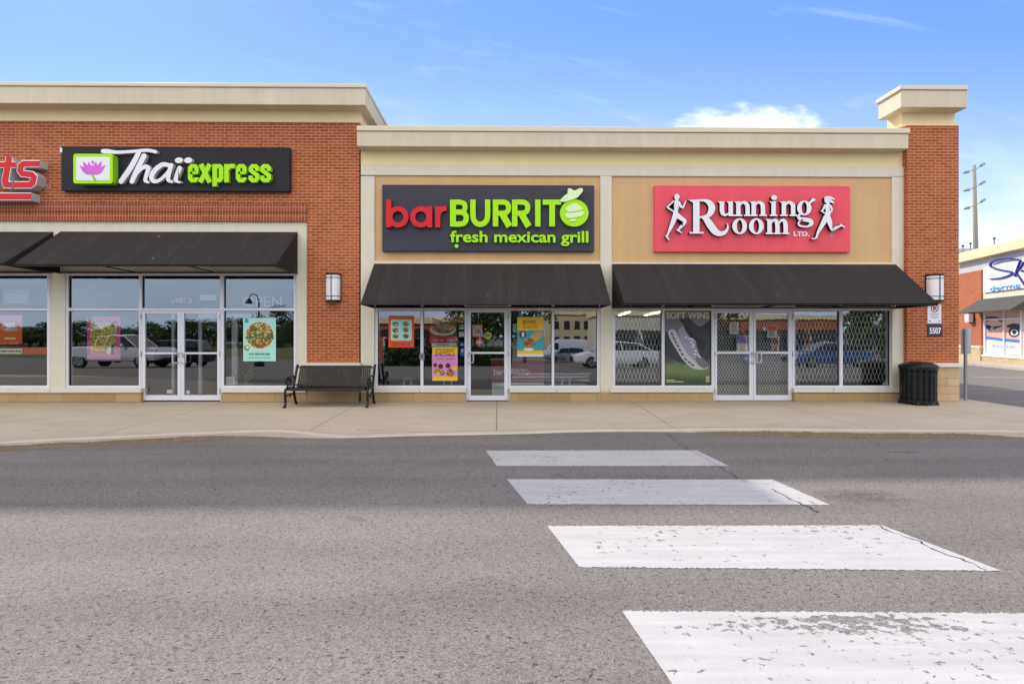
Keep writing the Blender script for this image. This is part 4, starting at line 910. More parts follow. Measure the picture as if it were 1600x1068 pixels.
def d(mb, y, yb, f):
    mb.pbox(141.5, 182, 503, 552, y, yb, F_NOOD); mb.pbox(143, 174, 539, 553, y-.0006, yb, p_yel); mb.pbox(137.5, 144, 494, 501, y, yb, INK)
    T(mb, 'Crying', 145, 167, 541, 546, y, yb, p_maroon, bold=.03); T(mb, 'Noodles', 144.5, 165, 547, 552, y, yb, p_red, bold=.03)
    mb.prism([f(q) for q in ((167, 553), (169, 543), (173, 540), (176, 553))], y-.001, yb, WHITE); mb.prism([f(q) for q in ((173, 553), (174, 539), (178, 538), (179, 553))], y-.0012, yb, INK)
    mb.pbox(136, 188, 554, 561, y, yb, p_pinkl)
poster('window_poster', 'magenta poster with a yellow noodle picture in the window left of the double doors', 'poster', 136, 188, 494, 561, p_pink, d)
def d(mb, y, yb, f):
    mb.disc(406, 524, 22.5, 22, y, yb, p_cream, None, f); mb.disc(406, 523.5, 21.3, 20.6, y-.0008, yb, F_BOWL, None, f)
    T(mb, 'PAD', 397.5, 413.5, 520, 524.8, y-.002, yb, p_green, bold=.05); T(mb, 'CRYSTAL NOODLES', 383, 428, 525.5, 529.5, y-.002, yb, p_green, bold=.05)
    mb.disc(386, 543, 4.2, 4.2, y-.001, yb, p_brown, None, f); mb.disc(386.5, 542.5, 3, 3, y-.0016, yb, p_cream, None, f)
    T(mb, 'PAD MAHON SEN', 389, 422, 551, 554.6, y, yb, p_green, bold=.03); lines(mb, ((388, 423, 558.5),), y, yb, p_green); mb.pbox(382.5, 388, 497, 504, y, yb, p_teal)
poster('window_poster', 'mint green poster with a round bowl of noodles right of the double doors', 'poster', 380, 431, 496.5, 564, p_mint, d, y=-.006)
def d(mb, y, yb, f): lines(mb, ((353, 364, 591.5), (352.5, 363, 593.8), (352, 365, 596.1), (353, 364, 598.4)), y, yb, p_grey)
poster('paper_notice', 'small white paper notice low in the corner below the mint green poster', 'notice', 349.8, 366.5, 588.5, 601, PAPER, d)
x, z = P(283, 473, -.02); mb = MB(); mb.ptext('UNIT 3', 267.5, 299, 465.5, 473.2, -.0025, -.001, WHITE, bold=.02)
tag(mb.build('unit_number', at=(x, -.002, z)), 'white UNIT 3 lettering on the transom glass over the double doors', 'window decal')
poster('transom_sticker', 'pale label stuck on the transom glass over the double doors', 'window decal', 312, 338, 460.5, 469, pm('pale_grey', 178, 190, 196), y=.02)
x, z = P(410, 479, .1); mb = MB(); mb.ptext('OPEN', 379, 440, 463, 479, .098, .104, pm('frost', 168, 186, 196), bold=-.006)
tag(mb.build('open_sign', at=(x, .1, z)), 'faint outlined OPEN lettering hanging in the transom above the mint poster', 'open sign')
for v0, v1, a, b, l in ((609, 614, 261, 269, 'small white sticker at the foot of the left leaf of the brick block doors'), (610, 615, 291, 296.5, 'small white square sticker at the foot of the right leaf of the brick block doors')):
    poster('door_sticker', l, 'sticker', a, b, v0-.5, v1, PAPER, y=-.0125)

# the burrito shop
def d(mb, y, yb, f):
    mb.prism([f(q) for q in rr_poly(610.5, 499, 643.5, 532, 3)], y, yb, p_mint)
    for (a, b, m) in ((618, 506, F_BOWL), (634, 506, F_MEAT), (618, 516, F_MEAT), (634, 515, F_BOWL), (618, 525.5, F_BOWL), (634, 525, F_MEAT)): mb.disc(a, b, 4.6, 3.8, y-.001, yb, m, None, f)
    T(mb, 'BOWLS', 614, 641, 534.5, 540.5, y, yb, p_red, bold=.03)
poster('window_poster', 'orange poster with pale mint menu panel of six bowls left of the burrito shop door', 'poster', 607, 647, 493, 542.5, p_orange, d, y=-.006)
def d(mb, y, yb, f):
    mb.disc(692.5, 515, 20, 9.5, y, yb, p_cream, None, f); mb.disc(692.5, 513, 17.5, 8, y-.001, yb, F_MEAT, None, f); mb.pbox(671, 713, 526, 535, y, yb, p_red)
    lines(mb, ((686, 701, 493), (680, 706, 497)), y, yb, WHITE); T(mb, 'burrito', 677, 693, 529, 533, y, yb, p_cream); T(mb, 'bowl', 699, 710, 529, 533, y, yb, WHITE)
poster('window_poster', 'maroon poster with a big burrito bowl above the student poster', 'poster', 671, 713.5, 487, 535.5, p_maroon, d)
def d(mb, y, yb, f): lines(mb, ((680, 703, 538.6), (706, 711, 538.6)), y, yb, INK)
poster('window_strip', 'thin white printed strip between the maroon bowl poster and the student poster', 'notice', 674.5, 713.5, 535.8, 541.3, PAPER, d)
def d(mb, y, yb, f):
    mb.pbox(675, 715, 553, 588, y, yb, pm('mauve', 214, 140, 190)); T(mb, 'STUDENT', 680, 711, 544.5, 550.2, y, yb, p_brown, bold=.01, shear=.2); T(mb, 'SPECIALS', 679.5, 711, 551, 556.5, y-.001, yb, p_brown, bold=.01, shear=.2)
    lines(mb, ((682, 693.5, 560.6), (697, 709, 560.6)), y-.001, yb, p_maroon)
    for a, b, r, m in ((680, 570, 3.2, p_maroon), (688.5, 572, 4, p_maroon), (700, 571, 4, p_maroon), (684, 580, 5.5, F_NOOD), (691, 582, 4, F_MEAT), (703, 582, 6, F_MEAT), (711, 575, 3.5, p_yel)): mb.disc(a, b, r, r, y-.001-r*.0001, yb, m, None, f)
poster('window_poster', 'pink and yellow STUDENT SPECIALS poster left of the burrito shop door', 'poster', 675.5, 715, 542, 594.5, p_yel, d, y=-.006)
for u0, u1, v0, v1, m, l in ((716.5, 725.5, 492, 503, p_yel, 'yellow and red sticker, topmost of the column left of the burrito shop door'), (717.5, 725.5, 508, 515, p_green, 'green sticker below the yellow one left of the burrito shop door'),
                             (717, 725.5, 518, 526, p_cream, 'cream sticker below the green one left of the burrito shop door'), (719, 725.5, 534.5, 540, p_blue, 'blue payment sticker left of the burrito shop door')):
    poster('window_sticker', l, 'sticker', u0, u1, v0, v1, m, (lambda mb, y, yb, f, a=u0, b=u1, c_=v0, e_=v1: mb.pbox(a+1, b-1, (c_+e_)/2, e_-1, y, yb, p_red if c_ < 500 else WHITE)))
x, z = P(722.5, 555, .03); mb = MB(); mb.disc(722.5, 550, 4.2, 6.5, .03, .033, p_blue, None, zoomfn(0, 0, 1, .03)); mb.disc(722.5, 546.5, 2, 2, .0285, .03, WHITE, None, zoomfn(0, 0, 1, .0285)); mb.pbox(720.5, 724.5, 549, 550.2, .0285, .03, WHITE)
tag(mb.build('window_sticker', at=(x, .03, z)), 'oval blue sticker, lowest of the column left of the burrito shop door', 'sticker')
x, z = P(659.3, 561, -.06); mb = MB(); mb.pbox(655.3, 663, 552.5, 561, -.085, -.056, GREYM).pbox(654.5, 663.8, 551.8, 561.8, -.07, -.0561, BLACKM)
for i in range(3):
    for j in range(2): mb.pbox(657.2+j*2.4, 658.9+j*2.4, 554.3+i*1.8, 555.5+i*1.8, -.088, -.085, INK)
tag(mb.build('key_box', at=(x, -.056, z)), 'small grey key box fixed to the white mullion of the burrito shop window', 'key box')
def d(mb, y, yb, f):
    mb.pbox(739, 753, 508.5, 524.5, y, yb, pm('pale_blue', 200, 205, 225)); mb.disc(746, 516, 4.5, 5, y-.001, yb, F_MEAT, None, f)
    for a, b, m in ((741.5, 512, p_blue), (750.5, 511.5, p_orange), (741.5, 521, p_orange), (750.8, 520.8, p_blue)): mb.disc(a, b, 1.6, 1.9, y-.001, yb, m, None, f)
poster('door_poster', 'small orange framed poster on the burrito shop door glass', 'poster', 737.5, 754.5, 506.5, 527, p_orange, d, y=-.0125)
for uc, vc, m, m2, l in ((748.3, 534.5, pm('coral', 214, 100, 100), WHITE, 'round coral sticker below the small poster on the burrito shop door'), (762.5, 523.8, pm('lemon', 220, 214, 90), p_brown, 'round yellow sticker beside the small poster on the burrito shop door')):
    f = zoomfn(0, 0, 1, -.0125); x, z = P(uc, vc+6, -.0125); mb = MB(); mb.disc(uc, vc, 5.7, 5.8, -.0125, -.0095, m, None, f); mb.pbox(uc-4, uc+4, vc-1, vc+.8, -.0137, -.012, m2)
    tag(mb.build('door_sticker', at=(x, -.0125, z)), l, 'sticker')
def d(mb, y, yb, f):
    mb.pbox(808.5, 849, 495.5, 516, y, yb, p_yel); mb.pbox(808.5, 849, 547.5, 552.5, y, yb, p_yel); mb.pbox(808.5, 849, 552.5, 557, y, yb, PAPER)
    T(mb, 'BOWL', 817, 838, 500, 506, y-.001, yb, p_brown, bold=.01, shear=.2); T(mb, 'SEASON', 816, 840, 507.5, 513, y-.001, yb, p_orange, bold=.01, shear=.2)
    mb.prism([f(q) for q in catmull([(832, 521), (842, 517), (848, 520), (845, 528), (836, 532), (829, 529)], 4, True)], y-.001, yb, pm('tortilla', 205, 160, 95))
    mb.disc(826.5, 536, 9.5, 8, y-.0014, yb, F_MEAT, None, f); mb.disc(817, 522.5, 5.6, 5.6, y-.002, yb, p_maroon, None, f); T(mb, '8', 815, 819.4, 518.8, 526, y-.003, yb, WHITE, bold=.04)
    mb.disc(826, 545.5, 8, 2.2, y-.002, yb, WHITE, None, f)
poster('window_poster', 'teal and yellow poster with a red 8 disc right of the burrito shop door', 'poster', 808, 849.5, 495, 557, p_teal, d, y=-.006)
poster('window_sticker', 'narrow white printed card left of the teal and yellow poster', 'sticker', 801.5, 812, 505.5, 519, PAPER, lambda mb, y, yb, f: lines(mb, ((803, 810, 508), (803, 810, 511), (803, 809, 514)), y, yb, INK), y=.05)
f = zoomfn(0, 0, 1, .04); x, z = P(803.5, 529.5, .04); mb = MB(); mb.disc(803.5, 524.5, 4.6, 4.8, .04, .043, pm('deep_teal', 20, 95, 110), None, f); mb.pbox(800.5, 806.5, 523.9, 525.1, .0385, .041, PAPER)
tag(mb.build('window_sticker', at=(x, .04, z)), 'round dark teal sticker left of the teal and yellow poster', 'sticker')
# order counter standing inside behind the door
yc = .95; cx0, cx1 = xx(768, yc), xx(829, yc); zt, zm = P(798, 562, yc)[1], P(798, 597, yc)[1]
t = thing('order_counter', 'maroon order counter with the red and white shop name, behind the burrito shop glass', 'counter', ((cx0+cx1)/2, yc, 0))
MB().box(cx0-.02, cx1+.4, yc-.03, yc+.6, zt, zt+.04, GREYM).build('counter_top', t); MB().box(cx0, cx1+.35, yc, yc+.55, zm, zt, pm('counter_maroon', 150, 45, 50)).box(cx0+.01, cx1+.34, yc+.01, yc+.54, 0, zm, PAPER).build('counter_body', t)
mb = MB(); mb.ptext('bar', 771.5, 787, 576, 585.5, yc-.006, yc+.001, WHITE, bold=.02); mb.ptext('BURRITO', 789, 826, 576, 585.5, yc-.006, yc+.001, WHITE, bold=.02); mb.build('lettering', t)
def stool(x, y, label):
    t = thing('stool', label, 'stool', (x, y, 0), group='stools inside the burrito shop'); MB().lathe([(0, .46), (.17, .46), (.18, .475), (.17, .49), (0, .49)], x, y, GREYM, 20).build('seat', t)
    for i in range(4):
        a = math.pi/4+i*math.pi/2; MB().tube([(x+.12*math.cos(a), y+.12*math.sin(a), .46), (x+.19*math.cos(a), y+.19*math.sin(a), 0)], .014, ALU, 6).build('leg', t)
for u, y, l in ((637, .7, 'metal stool inside behind the orange menu poster window'), (700, .8, 'metal stool inside beneath the student poster'), (884, .9, 'metal stool inside behind the rightmost burrito shop pane')): stool(xx(u, y), y, l)

# the running shop
def shoeprint():
    m = bpy.data.materials.new('print_shoe_advert'); m.use_nodes = True; n = N(m.node_tree)
    t = n.new('ShaderNodeTexCoord').outputs['Object']; x, y, z = n.sep(t)
    a = n.mix(n.ramp(n.m('ADD', z, n.m('MULTIPLY', n.noise(t, 1.7, 2), .5)), 1.9, 1.1), S(118, 117, 119), S(66, 67, 66))
    b = n.mix(n.ramp(n.m('ADD', z, n.m('MULTIPLY', n.noise(t, 2.1, 2), .6)), 1.02, .72), a, S(104, 122, 74))
    c_ = n.mix(n.ramp(n.m('ADD', z, n.m('MULTIPLY', n.noise(t, 2.6, 2), .3)), .52, .22), b, S(58, 72, 42))
    p = n.new('ShaderNodeBsdfPrincipled'); n.link(c_, p.inputs['Base Color']); p.inputs['Roughness'].default_value = .5
    o = n.new('ShaderNodeOutputMaterial'); n.link(p.outputs[0], o.inputs[0]); return m
x, z = P(1075.5, 602, -.006); mb = MB(); y = -.006; mb.pbox(1038.8, 1111.8, 485.2, 601.8, y, y+.003, shoeprint())
f = zoomfn(950, 470, 6.282, y-.002)
def blob(p, o, m, k=4): mb.prism([f(q) for q in catmull(p, k, True)], y-.001-o*.0006, y+.001, m)
blob([(700, 180), (790, 170), (900, 250), (1010, 190), (1015, 330), (990, 560), (930, 600), (860, 420), (760, 260)], 0, p_dgrey)
blob([(560, 350), (590, 300), (650, 420), (700, 520), (800, 620), (700, 600), (565, 520)], 0, p_dgrey)
blob([(690, 292), (735, 246), (775, 262), (810, 330), (862, 372), (868, 440), (905, 540), (962, 590), (978, 640), (930, 662), (850, 610), (770, 520), (715, 420)], 1, p_lilac)
blob([(745, 250), (795, 262), (850, 330), (900, 380), (955, 410), (930, 480), (880, 440), (850, 380), (790, 340)], 2, mat('print_shadow_grey', S(48, 48, 50), .5))
blob([(590, 300), (622, 278), (664, 292), (712, 400), (780, 520), (870, 604), (968, 640), (975, 660), (910, 674), (815, 650), (735, 575), (655, 450), (604, 362)], 3, pm('sole', 188, 187, 186))
blob([(860, 560), (905, 545), (965, 590), (980, 640), (940, 662), (880, 620)], 4, p_grey)
for a, b, q in ((628, 325, 1.0), (645, 365, 1.0), (664, 402, 1.0), (684, 440, .95), (705, 482, .9), (730, 523, .85), (762, 572, .75), (797, 602, .6), (830, 628, .4)): mb.disc(a, b, 20, 7, y-.0045, y, INK, None, f, 12, rot=q)
for a, b in ((765, 358), (800, 372), (826, 376), (820, 405), (838, 430), (832, 450), (860, 490), (850, 520), (880, 525), (900, 548)): mb.disc(a, b, 13, 6, y-.0045, y, WHITE, None, f, 10, rot=.6)
mb.ptext('SOFT WINS', 1041, 1108, 487.5, 497.5, y-.003, y, p_cream, bold=.02); mb.ptext('on', 1103, 1108.5, 587, 597, y-.003, y, p_cream)
lines(mb, ((1041, 1054, 593.5), (1041, 1068, 596)), y-.002, y, p_cream)
tag(mb.build('shoe_poster', at=(x, y, z)), 'window filling SOFT WINS poster of a grey running shoe on green, left of the doors', 'poster')
STEEL = mat('gate_steel', (.60, .58, .53), .45, .08, 8, metal=.2)
def gate(label, u0, u1, v0, v1, y, cw, ch, wd=.013, zig=False):
    x0, x1 = xx(u0, y), xx(u1, y); z1, z0 = zz((u0+u1)/2, v0, y), zz((u0+u1)/2, v1, y)
    t = thing('folding_gate', label, 'security gate', ((x0+x1)/2, y, z0), group='folding lattice gates inside the running shop')
    mb = MB(); n = round((x1-x0)/cw); cw = (x1-x0)/n; m = round((z1-z0)/ch); ch = (z1-z0)/m
    for i in range(n):
        for j in range(m):
            for s_, yy in ((0, y), (1, y+.006)):
                xa_, xb_ = (x0+i*cw, x0+(i+1)*cw) if not s_ else (x0+(i+1)*cw, x0+i*cw); za, zb = z0+j*ch, z0+(j+1)*ch
                if zig and (j == 0 or j == m-1): pass
                mb.add([(xa_-wd/2, yy, za), (xa_+wd/2, yy, za), (xb_+wd/2, yy, zb), (xb_-wd/2, yy, zb)], [(0, 1, 2, 3)], STEEL)
    mb.build('lattice', t, fix=False)
    for x in (x0, x1): MB().box(x-.012, x+.012, y-.008, y+.014, max(0, z0-.1), z1+.03, STEEL).build('upright', t)
gate('folding steel lattice gate behind the window left of the shoe poster', 961, 1032, 489, 597, .14, .095, .29)
gate('dense folding lattice gate behind the left leaf of the running shop doors', 1119, 1173, 497, 616, .14, .070, .135, .012)
gate('dense folding lattice gate behind the right leaf of the running shop doors', 1179, 1230, 493, 616, .14, .070, .135, .012)
gate('wide folding steel lattice gate behind the two windows nearest the pillar', 1243, 1388, 489, 597, .14, .095, .29)
def sheet(name, label, cat, u0, u1, v0, v1, top=None, y=-.0125):
    def d(mb, y, yb, f):
        h = v1-v0
        if top: mb.pbox(u0+.6, u1-.6, v0+.6, v0+h*.40, y, yb, top); mb.ribbon([(u0+2, v0+h*.3), (u0+(u1-u0)*.5, v0+h*.14), (u1-2, v0+h*.24)], 1.2, y-.001, yb, p_red, None, f)
        for i in range(6): lines(mb, ((u0+2, u1-2-(i*37 % 4), v0+h*(.46 if top else .16)+i*h*(.085 if top else .12)),), y, yb, p_red if top and i == 0 else p_grey)
    return poster(name, label, cat, u0, u1, v0, v1, PAPER, d, y=y)
sheet('paper_notice', 'plain white typed notice, upper left on the running shop doors', 'notice', 1140, 1154.5, 503, 522)
sheet('paper_notice', 'paper notice with a blue picture on the left leaf of the running shop doors', 'notice', 1151, 1169.5, 524, 553, p_blue)
sheet('paper_notice', 'paper notice with a dark picture on the right leaf of the running shop doors', 'notice', 1199, 1213.5, 508, 527.5, p_dgrey)
poster('door_sticker', 'tiny white square sticker beside the dark picture notice', 'sticker', 1192, 1197, 511, 516.5, PAPER, y=-.0125)
poster('window_sticker', 'small white sticker in the bottom corner of the window nearest the pillar', 'sticker', 1379, 1388, 597, 601.5, PAPER, y=.01)
f = zoomfn(0, 0, 1, -.0125); x, z = P(1166.5, 566, -.0125); mb = MB(); mb.disc(1166.5, 559.5, 4.6, 5.6, -.0125, -.0095, p_blue, None, f); mb.pbox(1163.5, 1169.5, 559, 560, -.0137, -.012, WHITE)
tag(mb.build('door_sticker', at=(x, -.0125, z)), 'round blue sticker beside the handles of the running shop doors', 'sticker')
# ceiling tubes seen in the top of the running shop window
TUBE = bpy.data.materials.new('lit_tube'); TUBE.use_nodes = True; n = N(TUBE.node_tree); e = n.new('ShaderNodeEmission'); e.inputs[0].default_value = (1, .86, .5, 1); e.inputs[1].default_value = 3.0; n.link(e.outputs[0], n.new('ShaderNodeOutputMaterial').inputs[0])
for (x, l) in ((5.15, 'lit ceiling tube inside the running shop, over the left of the lattice window'), (6.35, 'lit ceiling tube inside the running shop, toward the shoe poster')):
    t = thing('ceiling_tube', l, 'ceiling light', (x, 10, 2.55), group='ceiling tubes inside the running shop'); MB().tube([(x, 8, 2.46), (x+.5, 12, 2.46)], .03, TUBE).build('tube', t); MB().box(x-.06, x+.56, 7.9, 12.1, 2.50, 2.53, WHITE).build('housing', t)
    MB().tube([(x+.05, 8.4, 2.53), (x+.05, 8.4, 3.19)], .008, GREYM, 5).tube([(x+.45, 11.6, 2.53), (x+.45, 11.6, 3.19)], .008, GREYM, 5).build('hanger', t)
# clothing rails inside, dark shapes behind the lattice
def rail(x, y, label, cols):
    t = thing('clothes_rail', label, 'clothes rail', (x, y, 0)); mb = MB()
    mb.tube([(x-.6, y, 0), (x-.6, y, 1.35), (x+.6, y, 1.35), (x+.6, y, 0)], .02, GREYM, 6); mb.build('rail', t)
    for i in range(9):
        xi = x-.5+i*.125; m = cols[i % len(cols)]
        MB().add([(xi-.03, y-.22, 1.28), (xi+.03, y-.22, 1.28), (xi+.045, y-.25, .65), (xi-.045, y-.25, .65), (xi-.03, y+.22, 1.28), (xi+.03, y+.22, 1.28), (xi+.045, y+.25, .65), (xi-.045, y+.25, .65)], [(0, 1, 2, 3), (4, 5, 6, 7), (0, 3, 7, 4), (1, 2, 6, 5), (0, 1, 5, 4), (3, 2, 6, 7)], m).build('garment', t)
navy = pm('navy', 44, 62, 120); wine = pm('wine', 120, 60, 75)
rail(7.6, 1.6, 'rail of navy and wine garments behind the wide lattice gate', (navy, navy, wine, navy)); rail(3.4, 1.8, 'rail of dark garments behind the lattice window', (p_dgrey, navy, p_green))

px, py = xx(384, .7), .7; t = thing('potted_plant', 'leafy potted plant inside the glass under the mint green poster', 'potted plant', (px, py, 0)); rr = random.Random(4)
MB().lathe([(0, .0), (.13, .0), (.17, .34), (.15, .34), (.14, .30), (0, .30)], px, py, WHITES, 18).build('pot', t); mb = MB(); lf = MB(); LG = mat('plant_leaf', (.14, .24, .04), .5, .25, 6)
for i in range(9):
    a = rr.uniform(0, math.tau); h = rr.uniform(.55, .86); r = rr.uniform(.08, .22); tip = Vector((px+r*math.cos(a), py+r*math.sin(a), h)); mb.tube([(px, py, .3), (px+r*.4*math.cos(a), py+r*.4*math.sin(a), .3+(h-.3)*.7), tip], .006, LG, 5)
    for k in range(3):
        b = a+rr.uniform(-1, 1); d_ = Vector((math.cos(b), math.sin(b), -.3))*.16; s_ = Vector((-math.sin(b), math.cos(b), 0))*.045; q = tip-Vector((0, 0, .05*k)); lf.add([q, q+d_*.5+s_, q+d_, q+d_*.5-s_], [(0, 1, 2, 3)], LG)
mb.build('stem', t); lf.build('leaves', t, fix=False)
# ---------------------------------------------------------------- the clinic across the lot (its own axes: x along its front, y into it)
A = Vector((29.3, 20.35, -.1)); DIRX = Vector((-.277, -.961, 0)).normalized(); RZ = math.atan2(DIRX.y, DIRX.x); DY = Vector((-DIRX.y, DIRX.x, 0))
def PB(u, v, off=0.):                                # photo pixel -> (along, up) on the plane off metres in front of that facade
    d = Vector(ray(u, v)); o = Vector(CAM); q = A-DY*off; t = (q-o).dot(DY)/d.dot(DY); p = o+d*t
    return ((p-A).dot(DIRX), p.z-A.z)
CB = thing('clinic_building', 'sunlit brick clinic with a blue script sign across the lot behind the sign post', 'building', tuple(A), RZ)
sx = lambda u, v=520, o=0.: PB(u, v, o)[0]
def sz(v, s_, o=0.):                                 # height seen at row v at distance s_ along the facade
    p = A+DIRX*s_-DY*o; c_ = FW[0]*(p.x-CAM[0])+FW[1]*(p.y-CAM[1]); return CAM[2]+(PV-v)/FPX*c_-A.z
L = 13.0
s_br = sx(1537); s_w0 = sx(1541); s_w1 = sx(1598); s_a0 = sx(1533)
h_top = sz(398, 0.); h_c = sz(412, 0.); h_sof = sz(420, 0.)
bl = dict(local=True)
WHT = mat('white_render', (.74, .73, .73), .8, .05, 2); ORB = brick_mat('orange_brick', (.46, .13, .06), (.38, .10, .045), (.45, .22, .13), .21, .07, .007)
z_b0, z_b1 = sz(539, .5), sz(427, .5)
MB().box(0, s_br, -.12, .3, z_b0, z_b1, ORB).build('wall', CB, **bl)
MB().box(0, .3, .31, 14, 0, h_top-.4, CREAM).box(.3, L, 13.7, 14, 0, h_top-.4, CREAM).box(L-.3, L, .31, 13.7, 0, h_top-.4, CREAM).build('outer_wall', CB, **bl)
MB().box(0, L, .31, 13.69, h_top-.9, h_top-.7, GREYM).build('roof', CB, **bl)
MB().box(-.25, L+.2, -.42, .5, h_c, h_top, YELLOW).build('cornice', CB, bevel=.02, **bl)
MB().box(0, L, -.05, .3, z_b1+.001, h_c, WHITES).build('frieze', CB, **bl)
MB().box(0, s_br-.02, -.16, .3, 0, z_b0-.13, ASHLAR).box(0, s_br, -.2, .3, z_b0-.13, z_b0-.001, SILLM).build('stone_base', CB, **bl)
z_s = sz(460, 1.5); zw1, zw0 = sz(476, 1.8), sz(553, 1.8)
MB().box(s_br+.002, L, -.04, .3, zw1, z_b1, CREAM).box(s_br+.002, s_w0-.05, -.04, .3, .45, zw1, CREAM).box(s_w1+.05, L, -.04, .3, .45, zw1, CREAM).box(s_br+.002, L, -.1, .3, 0, zw0-.10, ASHLAR).box(s_br+.002, L, -.14, .3, zw0-.10, zw0, SILLM).build('wall', CB, **bl)
# its window, filled with a printed film of a face
wm = sx(1571); zt = sz(500, 1.8); fr = MB()
for a, b, c_, e_ in ((s_w0-.05, s_w0+.05, zw0, zw1), (s_w1-.05, s_w1+.05, zw0, zw1), (wm-.04, wm+.04, zw0, zw1), (s_w0+.05, wm-.04, zt-.04, zt+.04), (wm+.04, s_w1-.05, zt-.04, zt+.04), (s_w0+.05, s_w1-.05, zw1-.06, zw1), (s_w0+.05, s_w1-.05, zw0, zw0+.06)): fr.box(a, b, -.10, .1, c_, e_, WHITE)
wd = fr.build('window', CB, **bl)
MB().quad((s_w0+.05, .0, zw0), (s_w1-.05, .0, zw0), (s_w1-.05, .0, zw1), (s_w0+.05, .0, zw1), GLASS).build('pane', wd, **bl)
MB().box(s_br+.1, L-.4, .4, 5, 0, .02, INFLOOR).box(s_br+.1, L-.4, 5, 5.1, 0, 3.4, DARKIN).build('interior', CB, **bl)
fn = lambda q: PB(1500+q[0]/5.34, 360+q[1]/5.34, .03)
t = thing('window_film', 'printed film of a face with dark eyes above a blue band in the clinic window', 'window poster', tuple(A+DIRX*s_w0+DY*.02), RZ)
off = Vector((s_w0, .02, 0)); FO = -.045
class MO(MB):
    def build(s, *a, **k): s.v = [tuple(Vector(q)-off) for q in s.v]; return MB.build(s, *a, local=True, **k)
mb = MO(); mb.box(s_w0+.06, s_w1-.06, FO+.02, FO+.03, zw0+.02, zw1-.02, p_skin); mb.rects([(219, 915, 530, 1030)], FO+.0165, FO+.02, WHITE, None, fn)
mb.rects([(219, 680, 360, 720), (370, 680, 505, 780)], FO+.0175, FO+.02, pm('skin_light', 226, 186, 164), None, fn)
mb.ribbon([(215, 892, 20), (360, 912, 24), (535, 928, 26)], 22, FO+.014, FO+.018, p_blue, None, fn); mb.ribbon([(218, 745, 40), (260, 730, 34), (310, 735, 24), (355, 765, 10)], 30, FO+.014, FO+.018, p_brown, None, fn)
mb.ribbon([(222, 795, 30), (262, 815, 32), (310, 805, 16), (350, 795, 6)], 20, FO+.0135, FO+.018, INK, None, fn); mb.disc(272, 818, 13, 12, FO+.012, FO+.018, PAPER, None, fn); mb.disc(276, 818, 7, 8, FO+.0105, FO+.018, p_brown, None, fn)
mb.ribbon([(392, 800, 16), (440, 795, 40), (490, 800, 40), (515, 790, 20)], 30, FO+.0135, FO+.018, INK, None, fn); mb.disc(452, 845, 46, 44, FO+.0125, FO+.018, INK, None, fn); mb.disc(455, 850, 32, 26, FO+.011, FO+.018, PAPER, None, fn); mb.disc(455, 848, 17, 19, FO+.0095, FO+.018, INK, None, fn)
mb.build('film', t)
mb = MO(); a, b = fn((268, 978)), fn((470, 958)); mb.text('MEDICAL  AGING', a[0], b[0], a[1], b[1], FO+.012, FO+.018, p_grey); mb.build('lettering', t)
# its sign, lamp, awning
s0, z0 = PB(1537.5, 459, .1); zs1 = sz(404, s0, .1)
t = thing('shop_sign', 'white sign on the clinic with blue script and pale blue derma lettering', 'shop sign', tuple(A+DIRX*s0-DY*.05), RZ); off = Vector((s0, -.05, 0))
mb = MO(); mb.box(s0, L-3, -.14, -.051, z_b1-.95*(z_b1-sz(459, s0)), z_b1+.12, WHITE); mb.build('panel', t)
fn2 = lambda q: PB(1500+q[0]/5.34, 360+q[1]/5.34, .2); IND = mat('indigo_letters', S(40, 34, 130), .35); SKYB = mat('sky_blue_letters', S(120, 175, 225), .35)
mb = MO(); r_ = lambda p, ww, m: mb.ribbon(p, ww, -.22, -.142, m, None, fn2)
r_([(488, 272, 8), (500, 250, 9), (430, 236, 10), (340, 240, 11), (262, 268, 12), (256, 300, 12), (330, 328, 12), (424, 346, 12), (420, 368, 12), (340, 396, 12), (246, 404, 9)], 10, IND)
r_([(492, 268, 7), (474, 320, 8), (452, 384, 8)], 8, IND); r_([(530, 262, 7), (500, 310, 8), (468, 350, 8), (500, 400, 9), (540, 460, 9)], 8, IND); r_([(512, 345, 9), (520, 330, 9)], 9, IND)
a, b = fn2((246, 506)), fn2((496, 430)); mb.text('derma', a[0], b[0], a[1], b[1], -.19, -.142, SKYB, bold=-.005)
mb.build('lettering', t)
sa, za = PB(1515, 487, 1.2); zb = sz(467, s_a0+.3)
t = thing('awning', 'dark grey awning over the clinic window across the lot', 'awning', tuple(A+DIRX*s_a0), RZ); off = Vector((s_a0, 0, 0)); sL = s_w1+1.2
mb = MO(); AWG = mat('grey_canvas', (.085, .078, .072), .8, .1, 3, spec=.2); zf = za
mb.quad((s_a0, -.05, zb), (sL, -.05, zb), (sL, -1.2, zf), (s_a0, -1.2, zf), AWG).quad((s_a0, -1.2, zf), (sL, -1.2, zf), (sL, -1.2, zf-.06), (s_a0, -1.2, zf-.06), AWG); mb.build('canvas', t)
for q in (s_a0, sL):
    mb = MO(); mb.add([(q, -.05, zb), (q, -1.2, zf), (q, -1.2, zf-.05), (q, -.05, zf-.05)], [(0, 1, 2, 3)], AWG); mb.build('side_panel', t)
mb = MO(); mb.tube([(s_a0, -1.18, zf-.04), (sL, -1.18, zf-.04)], .02, BLACKM, 6); mb.build('frame', t)
sl = sx(1517, 498, .2); zl0, zl1 = sz(504.5, sl), sz(489, sl)
t = thing('wall_lamp', 'boxy wall lamp on the brick of the clinic across the lot', 'wall lamp', tuple(A+DIRX*sl), RZ); off = Vector((sl, 0, 0))
mb = MO(); mb.box(sl-.24, sl+.24, -.18, -.122, zl0, zl1, BLACKM); mb.build('back_plate', t); mb = MO(); mb.box(sl-.2, sl+.2, -.42, -.181, zl0+.06, zl1-.06, LAMPW); mb.build('diffuser', t)
